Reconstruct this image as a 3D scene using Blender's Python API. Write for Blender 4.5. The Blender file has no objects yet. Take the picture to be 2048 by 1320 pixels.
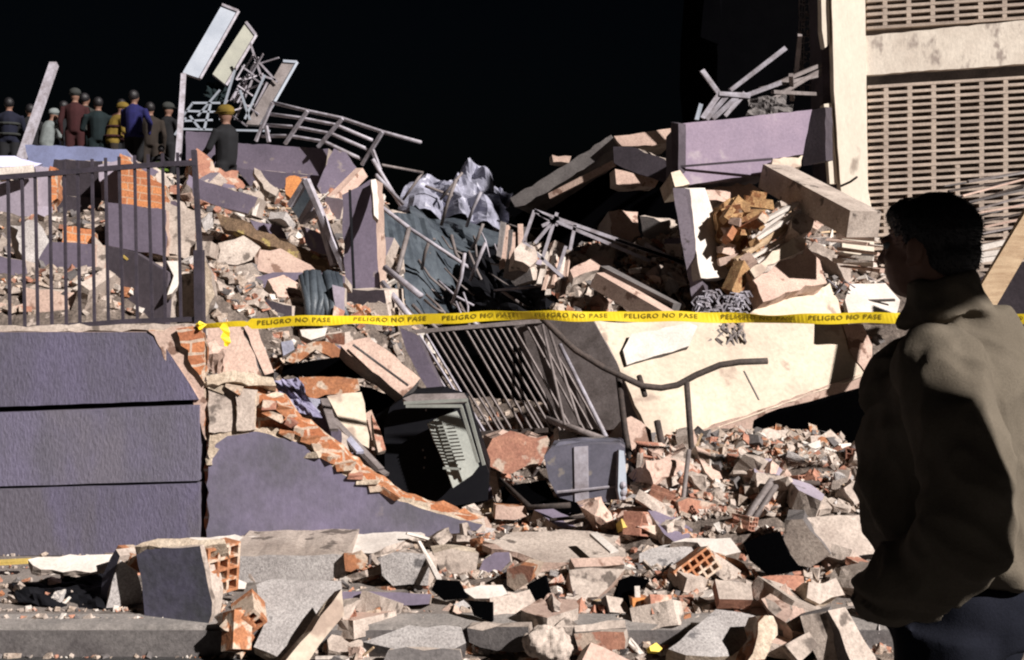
import bpy, bmesh, math, random
from mathutils import Vector, Matrix, noise
random.seed(7)
scene = bpy.context.scene
COL = scene.collection
V = Vector
# ---------------------------------------------------------------- camera (level, lens shifted down)
F = 2200.0; HOR = 500.0; CH = 1.75
cam_d = bpy.data.cameras.new('camera'); cam = bpy.data.objects.new('camera', cam_d); COL.objects.link(cam)
cam.location = (0, 0, CH); cam.rotation_euler = (math.radians(90), 0, 0)
cam_d.sensor_width = 36; cam_d.lens = F / 2048 * 36
cam_d.shift_y = -(660 - HOR) / 2048
cam_d.clip_end = 800; cam_d.clip_start = 0.05
scene.camera = cam
# ---------------------------------------------------------------- night sky
SUN = V((0.64, -0.52, 0.56)).normalized()
w = bpy.data.worlds.new('World'); scene.world = w; w.use_nodes = True
nt = w.node_tree; nt.nodes.clear()
sky = nt.nodes.new('ShaderNodeTexSky'); sky.sky_type = 'NISHITA'; sky.sun_disc = False
sky.sun_elevation = math.asin(SUN.z); sky.sun_rotation = math.atan2(SUN.x, SUN.y); sky.dust_density = 3; sky.ozone_density = 3
bg = nt.nodes.new('ShaderNodeBackground'); bg.inputs[1].default_value = 0.0003
wo = nt.nodes.new('ShaderNodeOutputWorld')
nt.links.new(sky.outputs[0], bg.inputs[0]); nt.links.new(bg.outputs[0], wo.inputs[0])
sd = bpy.data.lights.new('sun', 'SUN'); sd.energy = 5.0; sd.angle = math.radians(1.0); sd.color = (1.0, 0.945, 0.905)
so = bpy.data.objects.new('sun', sd); COL.objects.link(so)
so.rotation_euler = SUN.to_track_quat('Z', 'Y').to_euler(); so.location = (12, -6, 12)
scene.view_settings.view_transform = 'Standard'; scene.view_settings.look = 'None'
scene.view_settings.exposure = 0.70; scene.view_settings.gamma = 1.0
scene.cycles.pixel_filter_type = 'BLACKMAN_HARRIS'; scene.cycles.filter_width = 2.1
scene.cycles.max_bounces = 6; scene.cycles.diffuse_bounces = 5

# ---------------------------------------------------------------- helpers
C0 = V((0, 0, CH))
def ray(u, v): return V(((u - 1024) / F, 1.0, -(v - HOR) / F))
def P(u, v, D): return C0 + ray(u, v) * D
def onplane(u, v, A, n):
    r = ray(u, v); d = n.dot(A - C0) / n.dot(r); return C0 + r * d

MATS = {}
def mat(name, c1, c2=None, scale=3.0, rough=0.9, bump=0.4, bscale=60, var=0.12, metal=0.0, fine=0.35, stretch=(1, 1, 1), c3=None, t3=0.62, s3=8, spec=0.3, world=False):
    m = bpy.data.materials.new(name); m.use_nodes = True; MATS[name] = m
    N = m.node_tree.nodes; L = m.node_tree.links; N.clear()
    out = N.new('ShaderNodeOutputMaterial'); b = N.new('ShaderNodeBsdfPrincipled')
    L.new(b.outputs[0], out.inputs[0])
    tc = N.new('ShaderNodeTexCoord'); mp = N.new('ShaderNodeMapping'); mp.inputs['Scale'].default_value = stretch
    L.new(tc.outputs['Object'], mp.inputs[0])
    oi = N.new('ShaderNodeObjectInfo')
    off = N.new('ShaderNodeMath'); off.operation = 'MULTIPLY'; off.inputs[1].default_value = 37.0
    L.new(oi.outputs['Random'], off.inputs[0])
    ad = N.new('ShaderNodeVectorMath'); ad.operation = 'ADD'; L.new(mp.outputs[0], ad.inputs[0]); L.new(off.outputs[0], ad.inputs[1])
    n1 = N.new('ShaderNodeTexNoise'); n1.inputs['Scale'].default_value = scale; n1.inputs['Detail'].default_value = 6; n1.inputs['Roughness'].default_value = 0.65
    L.new(ad.outputs[0], n1.inputs['Vector'])
    r1 = N.new('ShaderNodeValToRGB'); r1.color_ramp.elements[0].position = 0.35; r1.color_ramp.elements[1].position = 0.65
    c2 = c2 or tuple(x * 0.7 for x in c1)
    r1.color_ramp.elements[0].color = (*c2, 1); r1.color_ramp.elements[1].color = (*c1, 1)
    L.new(n1.outputs['Fac'], r1.inputs[0]); col = r1.outputs[0]
    if c3:
        n3 = N.new('ShaderNodeTexNoise'); n3.inputs['Scale'].default_value = s3; n3.inputs['Detail'].default_value = 5
        L.new(ad.outputs[0], n3.inputs['Vector'])
        r3 = N.new('ShaderNodeValToRGB'); r3.color_ramp.elements[0].position = t3 - 0.03; r3.color_ramp.elements[1].position = t3 + 0.02
        L.new(n3.outputs['Fac'], r3.inputs[0])
        mx = N.new('ShaderNodeMix'); mx.data_type = 'RGBA'; L.new(r3.outputs[0], mx.inputs[0]); L.new(col, mx.inputs[6]); mx.inputs[7].default_value = (*c3, 1); col = mx.outputs[2]
    n2 = N.new('ShaderNodeTexNoise'); n2.inputs['Scale'].default_value = bscale; n2.inputs['Detail'].default_value = 4; n2.inputs['Roughness'].default_value = 0.7
    L.new(ad.outputs[0], n2.inputs['Vector'])
    # fine value variation + per-object variation
    mr = N.new('ShaderNodeMapRange'); mr.inputs[1].default_value = 0.3; mr.inputs[2].default_value = 0.7; mr.inputs[3].default_value = 1 - fine; mr.inputs[4].default_value = 1 + fine
    L.new(n2.outputs['Fac'], mr.inputs[0])
    mo = N.new('ShaderNodeMapRange'); mo.inputs[3].default_value = 1 - var; mo.inputs[4].default_value = 1 + var
    L.new(oi.outputs['Random'], mo.inputs[0])
    mm = N.new('ShaderNodeMath'); mm.operation = 'MULTIPLY'; L.new(mr.outputs[0], mm.inputs[0]); L.new(mo.outputs[0], mm.inputs[1])
    vm = N.new('ShaderNodeVectorMath'); vm.operation = 'SCALE'; L.new(col, vm.inputs[0]); L.new(mm.outputs[0], vm.inputs['Scale'])
    L.new(vm.outputs[0], b.inputs['Base Color'])
    b.inputs['Roughness'].default_value = rough; b.inputs['Metallic'].default_value = metal; b.inputs['Specular IOR Level'].default_value = spec
    if bump:
        bp = N.new('ShaderNodeBump'); bp.inputs['Strength'].default_value = bump; bp.inputs['Distance'].default_value = 0.01
        L.new(n2.outputs['Fac'], bp.inputs['Height']); L.new(bp.outputs[0], b.inputs['Normal'])
    m['bsdf'] = b.name
    return m
def brickmat(name, cb1, cb2, cm, sc=1.0, ang=0.0, bw=0.25, bh=0.075, mort=0.012):
    m = mat(name, cb1, cb2, var=0.05); N = m.node_tree.nodes; L = m.node_tree.links; b = N[m['bsdf']]
    tc = N.new('ShaderNodeTexCoord'); sp = N.new('ShaderNodeSeparateXYZ'); L.new(tc.outputs['Object'], sp.inputs[0])
    cx = N.new('ShaderNodeCombineXYZ'); a = N.new('ShaderNodeMath'); L.new(sp.outputs[0], a.inputs[0]); L.new(sp.outputs[1], a.inputs[1])
    L.new(a.outputs[0], cx.inputs[0]); L.new(sp.outputs[2], cx.inputs[1])
    rt = N.new('ShaderNodeVectorRotate'); rt.rotation_type = 'Z_AXIS'; rt.inputs['Angle'].default_value = ang; L.new(cx.outputs[0], rt.inputs[0])
    nz = N.new('ShaderNodeTexNoise'); nz.inputs['Scale'].default_value = 6; L.new(tc.outputs['Object'], nz.inputs['Vector'])
    sc_ = N.new('ShaderNodeVectorMath'); sc_.operation = 'SCALE'; sc_.inputs['Scale'].default_value = .05; L.new(nz.outputs['Color'], sc_.inputs[0])
    av = N.new('ShaderNodeVectorMath'); L.new(rt.outputs[0], av.inputs[0]); L.new(sc_.outputs[0], av.inputs[1])
    br = N.new('ShaderNodeTexBrick'); L.new(av.outputs[0], br.inputs['Vector'])
    br.inputs['Scale'].default_value = sc; br.inputs['Brick Width'].default_value = bw; br.inputs['Row Height'].default_value = bh; br.inputs['Mortar Size'].default_value = mort
    br.inputs['Color1'].default_value = (*cb1, 1); br.inputs['Color2'].default_value = (*cb2, 1); br.inputs['Mortar'].default_value = (*cm, 1)
    old = b.inputs['Base Color'].links[0].from_node
    L.new(br.outputs[0], old.inputs[0])
    return m

mat('concrete', (.48, .405, .35), (.30, .245, .21), scale=4, fine=.3, c3=(.13, .105, .09), t3=.63, s3=7)
mat('concrete_grey', (.43, .40, .385), (.29, .265, .255), scale=5, bscale=90, fine=.4, bump=.6, c3=(.14, .13, .13), t3=.66)
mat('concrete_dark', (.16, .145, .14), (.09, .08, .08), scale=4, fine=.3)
mat('concrete_pink', (.52, .38, .31), (.38, .265, .22), scale=3, fine=.25, c3=(.2, .12, .09), t3=.64)
mat('cream', (.60, .51, .40), (.40, .325, .26), scale=1.3, bscale=30, fine=.14, bump=.35, c3=(.33, .25, .20), t3=.61, s3=3)
mat('cream_broken', (.55, .46, .36), (.36, .28, .21), scale=9, fine=.35, bump=.8)
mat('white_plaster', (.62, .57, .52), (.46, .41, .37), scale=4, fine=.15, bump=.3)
mat('paint_wall', (.142, .126, .195), (.108, .10, .128), scale=1.4, bscale=40, fine=.16, bump=.8, stretch=(1.8, 1.8, .7), c3=(.128, .116, .145), t3=.56, s3=.8)
mat('paint_smooth', (.185, .16, .24), (.11, .103, .125), scale=1.8, bscale=30, fine=.15, bump=.3, c3=(.22, .19, .20), t3=.66, s3=4, stretch=(1, 1, .7))
mat('paint_purple_lit', (.30, .235, .30), (.22, .175, .235), scale=1.5, bscale=40, fine=.12, bump=.2, c3=(.36, .30, .34), t3=.66, s3=3)  # purple paint made paler to stand for stronger light at the right
mat('paint_purple', (.17, .14, .19), (.12, .10, .135), scale=2, bscale=40, fine=.15, bump=.2, c3=(.24, .2, .2), t3=.68, s3=6)
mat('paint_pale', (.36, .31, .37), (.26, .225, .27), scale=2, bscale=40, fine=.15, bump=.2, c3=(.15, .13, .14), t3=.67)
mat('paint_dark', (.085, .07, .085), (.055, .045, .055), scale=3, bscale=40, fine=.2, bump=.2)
mat('paint_block', (.085, .078, .12), (.055, .055, .065), scale=4, bscale=30, fine=.25, bump=.3, c3=(.13, .12, .12), t3=.68)
mat('blue_sheet', (.17, .19, .32), (.12, .13, .21), scale=3, fine=.1, bump=.1)
mat('bluewhite', (.62, .62, .85), (.40, .40, .6), scale=3, fine=.1, bump=.1)
mat('orange', (.43, .18, .08), (.27, .115, .06), scale=9, fine=.35, c3=(.46, .36, .28), t3=.53, s3=9)
mat('orange_bright', (.56, .24, .08), (.42, .16, .06), scale=7, fine=.25)
mat('brick_pink', (.40, .20, .135), (.27, .12, .085), scale=8, fine=.3, c3=(.45, .35, .28), t3=.58, s3=7)
mat('brick_gold', (.46, .29, .14), (.28, .15, .07), scale=14, fine=.4, bump=.9, c3=(.2, .09, .04), t3=.6, s3=12)
mat('wood', (.50, .37, .24), (.34, .23, .14), scale=4, fine=.25, stretch=(1, 1, 6))
mat('lath', (.62, .56, .50), (.42, .36, .32), scale=6, fine=.25)
mat('rust_wood', (.20, .13, .08), (.10, .065, .04), scale=9, fine=.4, bump=.9, c3=(.34, .26, .1), t3=.62, s3=8)
mat('metal_pale', (.40, .38, .43), (.22, .195, .21), scale=9, rough=.5, fine=.15, bump=.1)
mat('metal_white', (.34, .37, .42), (.27, .30, .35), scale=2, rough=.55, fine=.08, bump=.05)
mat('metal_cream', (.36, .36, .30), (.28, .28, .24), scale=3, rough=.55, fine=.1, bump=.05)
mat('metal_dim', (.21, .18, .175), (.12, .10, .095), scale=7, rough=.6, fine=.25, bump=.2)
mat('fence_paint', (.055, .045, .06), (.035, .03, .038), scale=9, rough=.55, fine=.2, bump=.1)
mat('rebar', (.07, .052, .045), (.035, .028, .026), scale=20, rough=.8, fine=.3, bump=.3)
mat('black', (.008, .008, .010), (.005, .005, .007), scale=3, rough=.8, fine=.1, bump=.1, spec=.1)
mat('appliance_grey', (.13, .125, .16), (.08, .08, .10), scale=5, rough=.45, fine=.12, bump=.1, c3=(.20, .18, .17), t3=.64, s3=9)
mat('liner', (.30, .31, .28), (.18, .19, .175), scale=3, rough=.6, fine=.12, bump=.15)
mat('tarp_green', (.085, .10, .115), (.04, .048, .06), scale=4, rough=.4, fine=.15, bump=.3)
mat('tarp_white', (.34, .34, .42), (.15, .15, .19), scale=5, rough=.35, fine=.15, bump=.3)
mat('cloth_lavender', (.30, .28, .40), (.17, .16, .24), scale=5, fine=.2, bump=.4)
mat('yellow', (.78, .58, .02), (.70, .50, .02), scale=2, rough=.5, fine=.06, bump=.05)
mat('yellow_dull', (.62, .45, .12), (.5, .36, .1), scale=6, fine=.15)
mat('ink', (.22, .165, .012), (.16, .12, .01), fine=.05, bump=0)
mat('asphalt', (.06, .056, .055), (.035, .033, .034), scale=6, bscale=120, fine=.5, bump=.7)
mat('pavement', (.22, .19, .17), (.13, .11, .10), scale=3, bscale=80, fine=.35, bump=.6, c3=(.10, .085, .075), t3=.6, s3=5)
mat('kerb_stone', (.30, .27, .25), (.18, .165, .155), scale=4, fine=.3, bump=.5)
mat('dirt', (.15, .12, .10), (.07, .055, .047), scale=7, bscale=45, fine=.55, bump=1.0, c3=(.28, .23, .20), t3=.64, s3=14)
mat('debris', (.44, .36, .30), (.25, .19, .15), scale=30, bscale=80, fine=.4, bump=.6, c3=(.42, .2, .12), t3=.62, s3=9)
mat('building_wall', (.80, .72, .60), (.68, .60, .50), scale=1.2, bscale=30, fine=.07, bump=.2, c3=(.35, .29, .24), t3=.72, s3=3, stretch=(1, 1, .5))
mat('building_stained', (.78, .70, .60), (.60, .52, .44), scale=2.5, bscale=30, fine=.12, bump=.3, c3=(.36, .30, .26), t3=.60, s3=3.0, stretch=(1.2, 1.2, .7))
mat('lattice', (.42, .34, .28), (.31, .25, .21), scale=4, fine=.2, bump=.4)
mat('lattice_back', (.52, .42, .35), (.36, .29, .27), scale=1.2, fine=.2, bump=.3)
mat('net_and_shade_black', (.0022, .0022, .0026), (.0012, .0012, .0016), scale=.5, fine=.2, bump=.3, spec=0)  # netting black; also the fill colour standing in for deep shade
mat('jacket', (.145, .122, .094), (.11, .092, .07), scale=6, rough=.95, bscale=220, fine=.12, bump=.25, spec=.1)
mat('jeans', (.012, .013, .02), (.008, .009, .014), scale=8, rough=.95, bscale=200, fine=.2, bump=.2, spec=.1)
mat('skin', (.20, .11, .08), (.16, .085, .06), scale=8, rough=.6, fine=.05, bump=.1)
mat('hair', (.012, .010, .012), (.006, .005, .006), scale=20, rough=.55, fine=.3, bump=.6, stretch=(1, 1, .3), spec=.4)
mat('shoe', (.02, .015, .012), None, fine=.1)
for nm, c in (('cl_red', (.032, .007, .008)), ('cl_blue', (.012, .012, .085)), ('cl_green', (.005, .012, .014)), ('cl_hivis', (.07, .12, .012)), ('cl_navy', (.006, .007, .018)),
              ('cl_dark', (.010, .010, .012)), ('cl_yellow', (.15, .10, .015)), ('cl_grey', (.03, .032, .03)), ('cl_white', (.18, .2, .2)), ('cl_brown', (.025, .018, .014))):
    mat(nm, c, None, scale=8, fine=.15, bump=.2)
brickmat('brickwork', (.50, .20, .08), (.36, .13, .06), (.42, .27, .18), ang=.12, mort=.006)
brickmat('brickwork_broken', (.46, .18, .08), (.32, .12, .06), (.48, .37, .29), ang=-.05, bw=.2, bh=.07, mort=.008)

WO = {}
class M:
    def __init__(s): s.v = []; s.f = []; s.m = []
    def add(s, vs, fs, mi=0):
        o = len(s.v); s.v += [V(a) for a in vs]
        for f in fs: s.f.append([i + o for i in f]); s.m.append(mi)
        return s
    def box(s, c, size, R=None, mi=0, jit=0):
        R = R or Matrix.Identity(3); c = V(c); h = V(size) / 2; vs = []
        for z in (-1, 1):
            for x, y in ((-1, -1), (1, -1), (1, 1), (-1, 1)):
                p = V((x * h.x, y * h.y, z * h.z))
                if jit: p += V([random.uniform(-jit, jit) for _ in range(3)])
                vs.append(c + R @ p)
        return s.add(vs, [(0, 3, 2, 1), (4, 5, 6, 7), (0, 1, 5, 4), (1, 2, 6, 5), (2, 3, 7, 6), (3, 0, 4, 7)], mi)
    def bar(s, a, b, w_, h_, up=(0, 0, 1), mi=0, jit=0):
        a = V(a); b = V(b); x = (b - a); l = x.length; x = x / l; up = V(up)
        y = up.cross(x)
        if y.length < 1e-3: y = V((0, 1, 0)).cross(x)
        y.normalize(); z = x.cross(y)
        R = Matrix((x, y, z)).transposed()
        return s.box((a + b) / 2, (l, w_, h_), R, mi, jit)
    def tube(s, pts, r, n=6, mi=0, cap=True):
        pts = [V(p) for p in pts]; rs = r if isinstance(r, (list, tuple)) else [r] * len(pts)
        vs = []; fs = []; prev = None
        for i, p in enumerate(pts):
            t = (pts[min(i + 1, len(pts) - 1)] - pts[max(i - 1, 0)]).normalized()
            if prev is None:
                a = t.orthogonal().normalized()
            else:
                a = (prev - t * prev.dot(t)).normalized()
            prev = a; b = t.cross(a)
            for k in range(n):
                an = 2 * math.pi * k / n; vs.append(p + (a * math.cos(an) + b * math.sin(an)) * rs[i])
        for i in range(len(pts) - 1):
            for k in range(n): fs.append((i * n + k, i * n + (k + 1) % n, (i + 1) * n + (k + 1) % n, (i + 1) * n + k))
        if cap: fs.append(tuple(range(n))[::-1]); fs.append(tuple((len(pts) - 1) * n + k for k in range(n)))
        return s.add(vs, fs, mi)
    def ellip(s, c, r, R=None, seg=16, rings=10, mi=0):
        R = R or Matrix.Identity(3); c = V(c); vs = [c + R @ V((0, 0, r[2]))]
        for i in range(1, rings):
            th = math.pi * i / rings
            for k in range(seg):
                ph = 2 * math.pi * k / seg
                vs.append(c + R @ V((r[0] * math.sin(th) * math.cos(ph), r[1] * math.sin(th) * math.sin(ph), r[2] * math.cos(th))))
        vs.append(c + R @ V((0, 0, -r[2]))); fs = []
        for k in range(seg): fs.append((0, 1 + k, 1 + (k + 1) % seg))
        for i in range(rings - 2):
            for k in range(seg):
                a = 1 + i * seg + k; b = 1 + i * seg + (k + 1) % seg; fs.append((a, a + seg, b + seg, b))
        e = len(vs) - 1; o = 1 + (rings - 2) * seg
        for k in range(seg): fs.append((e, o + (k + 1) % seg, o + k))
        return s.add(vs, fs, mi)
    def mesh(s, name, mats, org, smooth=False):
        me = bpy.data.meshes.new(name); me.from_pydata([tuple(p - org) for p in s.v], [], s.f)
        for m_ in mats: me.materials.append(MATS[m_] if isinstance(m_, str) else m_)
        me.polygons.foreach_set('material_index', s.m)
        if smooth: me.polygons.foreach_set('use_smooth', [True] * len(me.polygons))
        me.update(); return me
    def link(s, name, mats, parent=None, smooth=False, fix=True):
        if isinstance(mats, str): mats = [mats]
        xs = [p.x for p in s.v]; ys = [p.y for p in s.v]; zs = [p.z for p in s.v]
        org = V(((min(xs) + max(xs)) / 2, (min(ys) + max(ys)) / 2, min(zs)))
        me = s.mesh(name, mats, org, smooth)
        if fix:
            bm = bmesh.new(); bm.from_mesh(me); bmesh.ops.recalc_face_normals(bm, faces=bm.faces); bm.to_mesh(me); bm.free()
        return place(name, me, org, parent)
def place(name, me, org, parent=None):
    o = bpy.data.objects.new(name, me); COL.objects.link(o)
    if parent: o.parent = parent; o.location = org - WO[parent.name]
    else: o.location = org
    WO[o.name] = V(org); return o
def tag(o, label=None, cat=None, group=None, kind=None):
    if label: o['label'] = label
    if cat: o['category'] = cat
    if group: o['group'] = group
    if kind: o['kind'] = kind
    return o
def thing(name, label, cat, loc, group=None):
    o = bpy.data.objects.new(name, None); COL.objects.link(o); o.location = loc; o.empty_display_size = .1
    WO[o.name] = V(loc); return tag(o, label, cat, group)

def outline(pts, sub, jag, n, seed):
    """subdivide a 3-D polygon and roughen it in its plane"""
    out = []; k = len(pts)
    for i in range(k):
        a, b = pts[i], pts[(i + 1) % k]; e = b - a; L = e.length
        side = e.cross(n).normalized() if L > 1e-6 else V((0, 0, 0))
        m_ = max(1, int(L / sub))
        for j in range(m_):
            t = j / m_; p = a + e * t
            q = p * 9 + V((seed, 0, 0))
            d = (noise.noise(q) * 1.2 + noise.noise(q * 3.1) * .8 + random.uniform(-.35, .35)) * jag
            if j == 0: d *= .4
            out.append(p + side * d)
    return out
SEED = [0]
def slabmesh(pts3, n, thick, jag=.01, sub=.06, layers=3, mi=0, me_=1, taper=0.0, M_=None, drift=None):
    n = V(n).normalized(); SEED[0] += 1.7
    m_ = M_ or M(); cen = sum(pts3, V()) / len(pts3)
    back = drift if drift is not None else -n
    rings = []
    for l in range(layers):
        t = l / (layers - 1)
        ring = outline(pts3, sub, jag, n, SEED[0] + l * (3.3 if jag > .012 else .3))
        rings.append([cen + (p - cen) * (1 - taper * t) + back * thick * t + (n * random.uniform(-jag, jag) * .5 if 0 < l else V()) for p in ring])
    k = min(len(r) for r in rings); rings = [r[:k] for r in rings]
    o = len(m_.v); vs = [p for r in rings for p in r]
    fs = []
    for l in range(layers - 1):
        for i in range(k):
            j = (i + 1) % k; fs.append((l * k + i, (l + 1) * k + i, (l + 1) * k + j, l * k + j))
    m_.add(vs, fs, me_)
    m_.add(rings[0], [tuple(range(k))], mi); m_.add(rings[-1], [tuple(range(k))[::-1]], me_)
    return m_
AVOID = []
def slab(name, label, cat, poly, D, n, thick, mf, me_='concrete', jag=.01, sub=.06, group=None, parent=None, taper=0.0, uv=None, drift=None):
    if D < 13 and (parent is None or name in ('slab_face', 'slab_edge', 'painted_face', 'inner_panel', 'casing')): AVOID.append((poly, D, label or (parent or {}).get('label', '')))
    n = V(n).normalized(); u0, v0 = uv or poly[0]
    A = P(u0, v0, D)
    pts = [onplane(u, v, A, n) for u, v in poly]
    m_ = slabmesh(pts, n, thick, jag, sub, taper=taper, drift=V(drift).normalized() if drift else None)
    o = m_.link(name, [mf, me_], parent)
    bm = bmesh.new(); bm.from_mesh(o.data); bmesh.ops.remove_doubles(bm, verts=bm.verts, dist=.0005)
    bmesh.ops.triangulate(bm, faces=[f for f in bm.faces if len(f.verts) > 4])
    bmesh.ops.recalc_face_normals(bm, faces=bm.faces); bm.to_mesh(o.data); bm.free()
    if not parent: tag(o, label, cat, group)
    elif label: o['label'] = label
    return o
def slab3(name, pts, thick, mf, me_, jag=.01, sub=.07, parent=None):
    q = [P(*p) for p in pts]; n = (q[1] - q[0]).cross(q[2] - q[0]).normalized()
    if n.y > 0: n = -n
    m_ = slabmesh(q, n, thick, jag, sub); return m_.link(name, [mf, me_], parent)
def bar(name, label, cat, a, b, w_, h_, mm, parent=None, group=None, jit=0.004, up=(0, 0, 1)):
    o = M().bar(P(*a), P(*b), w_, h_, up=up, jit=jit).link(name, mm, parent)
    if not parent: tag(o, label, cat, group)
    return o
def rod(name, label, cat, pts, r, mm, parent=None, group=None, n=6):
    o = M().tube([P(*p) for p in pts], r, n).link(name, mm, parent, smooth=True)
    if not parent: tag(o, label, cat, group)
    return o
def hollow(m_, c, R, L, W, H, nx, nz, wall, mi=0, hole_depth=None):
    """perforated clay block: holes run along local Y (length L); W along X, H along Z"""
    xs = [-W / 2]; cw = (W - wall * (nx + 1)) / nx
    for i in range(nx): xs += [xs[-1] + wall, xs[-1] + wall + cw]
    xs.append(xs[-1] + wall)
    zs = [-H / 2]; ch = (H - wall * (nz + 1)) / nz
    for i in range(nz): zs += [zs[-1] + wall, zs[-1] + wall + ch]
    zs.append(zs[-1] + wall); c = V(c)
    solid = lambda i, k: 0 <= i < len(xs) - 1 and 0 <= k < len(zs) - 1 and not (i % 2 == 1 and k % 2 == 1)
    T = lambda x, y, z: c + R @ V((x, y, z))
    for i in range(len(xs) - 1):
        for k in range(len(zs) - 1):
            if not solid(i, k): continue
            x0, x1, z0, z1 = xs[i], xs[i + 1], zs[k], zs[k + 1]
            for y in (-L / 2, L / 2): m_.add([T(x0, y, z0), T(x1, y, z0), T(x1, y, z1), T(x0, y, z1)], [(0, 1, 2, 3)], mi)
            for (di, dk, q) in ((-1, 0, ((x0, z0), (x0, z1))), (1, 0, ((x1, z0), (x1, z1))), (0, -1, ((x0, z0), (x1, z0))), (0, 1, ((x0, z1), (x1, z1)))):
                if not solid(i + di, k + dk):
                    (xa, za), (xb, zb) = q
                    m_.add([T(xa, -L / 2, za), T(xb, -L / 2, zb), T(xb, L / 2, zb), T(xa, L / 2, za)], [(0, 1, 2, 3)], mi)
    return m_
def remesh(m_, voxel, smooth=2, fn=None):
    me = bpy.data.meshes.new('tmp'); me.from_pydata([tuple(p) for p in m_.v], [], m_.f); me.update()
    bm = bmesh.new(); bm.from_mesh(me); bmesh.ops.recalc_face_normals(bm, faces=bm.faces); bm.to_mesh(me); bm.free()
    o = bpy.data.objects.new('tmp', me); COL.objects.link(o)
    r = o.modifiers.new('r', 'REMESH'); r.mode = 'VOXEL'; r.voxel_size = voxel
    if smooth:
        s_ = o.modifiers.new('s', 'SMOOTH'); s_.iterations = smooth; s_.factor = .6
    dg = bpy.context.evaluated_depsgraph_get(); dg.update()
    me2 = bpy.data.meshes.new_from_object(o.evaluated_get(dg))
    out = M(); out.v = [v_.co.copy() for v_ in me2.vertices]; out.f = [list(p.vertices) for p in me2.polygons]; out.m = [0] * len(out.f)
    if fn:
        nr = [v_.normal.copy() for v_ in me2.vertices]
        out.v = [fn(p, n_) for p, n_ in zip(out.v, nr)]
    bpy.data.objects.remove(o); bpy.data.meshes.remove(me); bpy.data.meshes.remove(me2)
    return out
# ================================================================= SETTING
def struct(name, m_, mats, smooth=False): return tag(m_.link(name, mats, smooth=smooth), kind='structure')
struct('ground', M().box((0, 100, -.19), (500, 500, .1)), 'asphalt')
struct('pavement', M().box((-2, 6.3, -.073), (30, 2.04, .14)), 'pavement')
struct('kerb', M().box((-2, 5.2, -.07), (30, .15, .148), jit=.004), 'kerb_stone')
struct('kerb_shade_face', M().box((-2, 5.118, -.085), (30, .012, .13)), 'concrete_dark')  # dark strip that puts shade into the kerb front's colour

CT = []   # (x, y, z) control points of the debris terrain
def ct(u, v, D): p = P(u, v, D); CT.append((p.x, p.y, p.z))
def cz(u, D, z): CT.append(((u - 1024) / F * D, D, z))
for u in (-300, -100, 100, 300, 400): cz(u, 4.6, -.35); cz(u, 5.3, -.3); cz(u, 6.2, -.3)
for u in (550, 620): cz(u, 4.6, -.25); cz(u, 5.3, -.12); cz(u, 6.0, -.05)
for u in (700, 850, 1000, 1200, 1400, 1600, 1800, 2000, 2300):
    cz(u, 4.4, -.2); cz(u, 4.9, -.12); cz(u, 5.4, -.03); cz(u, 6.0, .02)
for u in (900, 1100): cz(u, 6.6, .08)
for u in (1300, 1450, 1600, 1750, 1900, 2100): cz(u, 6.6, .22); cz(u, 7.0, .42)
for u in (-300, -100, 100, 250, 370): ct(u, 665, 6.75)
for u in (-300, -100, 100, 250): ct(u, 540, 8.8); ct(u, 430, 11); ct(u, 372, 14.5); ct(u, 372, 20); ct(u, 380, 28)
ct(390, 530, 8.8)
ct(440, 800, 6.9); ct(540, 840, 6.9); ct(640, 920, 6.9); ct(750, 1000, 6.9)
ct(460, 680, 7.9); ct(580, 700, 8.0); ct(700, 740, 8.0)
ct(450, 560, 9.2); ct(600, 590, 9.2); ct(730, 610, 9.4)
ct(430, 460, 10.8); ct(560, 460, 11); ct(680, 480, 11); ct(420, 380, 13); ct(560, 370, 13.5); ct(690, 400, 14); ct(500, 350, 17)
ct(850, 1000, 7.6); ct(980, 1000, 7.6); ct(1150, 1000, 7.6); ct(850, 900, 8.6); ct(980, 880, 8.8); ct(1150, 900, 8.4)
ct(900, 760, 10.5); ct(1050, 760, 10.5); ct(850, 680, 12); ct(1000, 690, 12); ct(900, 530, 14.5); ct(1000, 540, 14.5); ct(850, 480, 18); ct(1000, 480, 18)
ct(1300, 890, 7.5); ct(1450, 880, 7.6); ct(1600, 870, 7.8); ct(1750, 900, 7.8); ct(1950, 900, 8)
ct(1250, 700, 9.6); ct(1400, 700, 9.6); ct(1600, 700, 9.6); ct(1800, 720, 9.6); ct(2000, 720, 9.8)
ct(1150, 620, 10.2); ct(1280, 560, 10.6); ct(1450, 520, 10.8); ct(1620, 520, 10.8); ct(1750, 560, 10.6); ct(1950, 600, 10.6); ct(2200, 600, 10.6)
ct(1060, 500, 11.8); ct(1250, 490, 12.6); ct(1450, 420, 12.2); ct(1600, 420, 12.6); ct(1750, 520, 12)
for u in (1060, 1300, 1600, 2000): ct(u, 470, 16); ct(u, 470, 28)
for u in (-300, 100, 500, 1000, 1500, 2200): cz(u, 60, 2.0)
def H0(x, y):
    sw = sz = 0
    for a, b, c in CT:
        s_ = (.3 + .12 * y * .5)
        d = ((x - a) ** 2 + (y - b) ** 2) / (y * y) + 1e-5
        q = 1 / (d * d); sw += q; sz += q * c
    return sz / sw
HC = {}
def H(x, y):
    z = H0(x, y); q = V((x, y, 0))
    a = .10 * noise.noise(q * 1.3) + .06 * noise.noise(q * 3.7)
    return z + a * min(1, max(.15, (y - 5) / 4))
nU, nD = 150, 150
m_ = M(); vs = []
for j in range(nD + 1):
    D = 4.45 * (60 / 4.45) ** (j / nD)
    for i in range(nU + 1):
        x = (-.70 + 1.35 * i / nU) * D
        vs.append(V((x, D, H(x, D) + .03 * noise.noise(V((x, D, 5)) * 9))))
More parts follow.
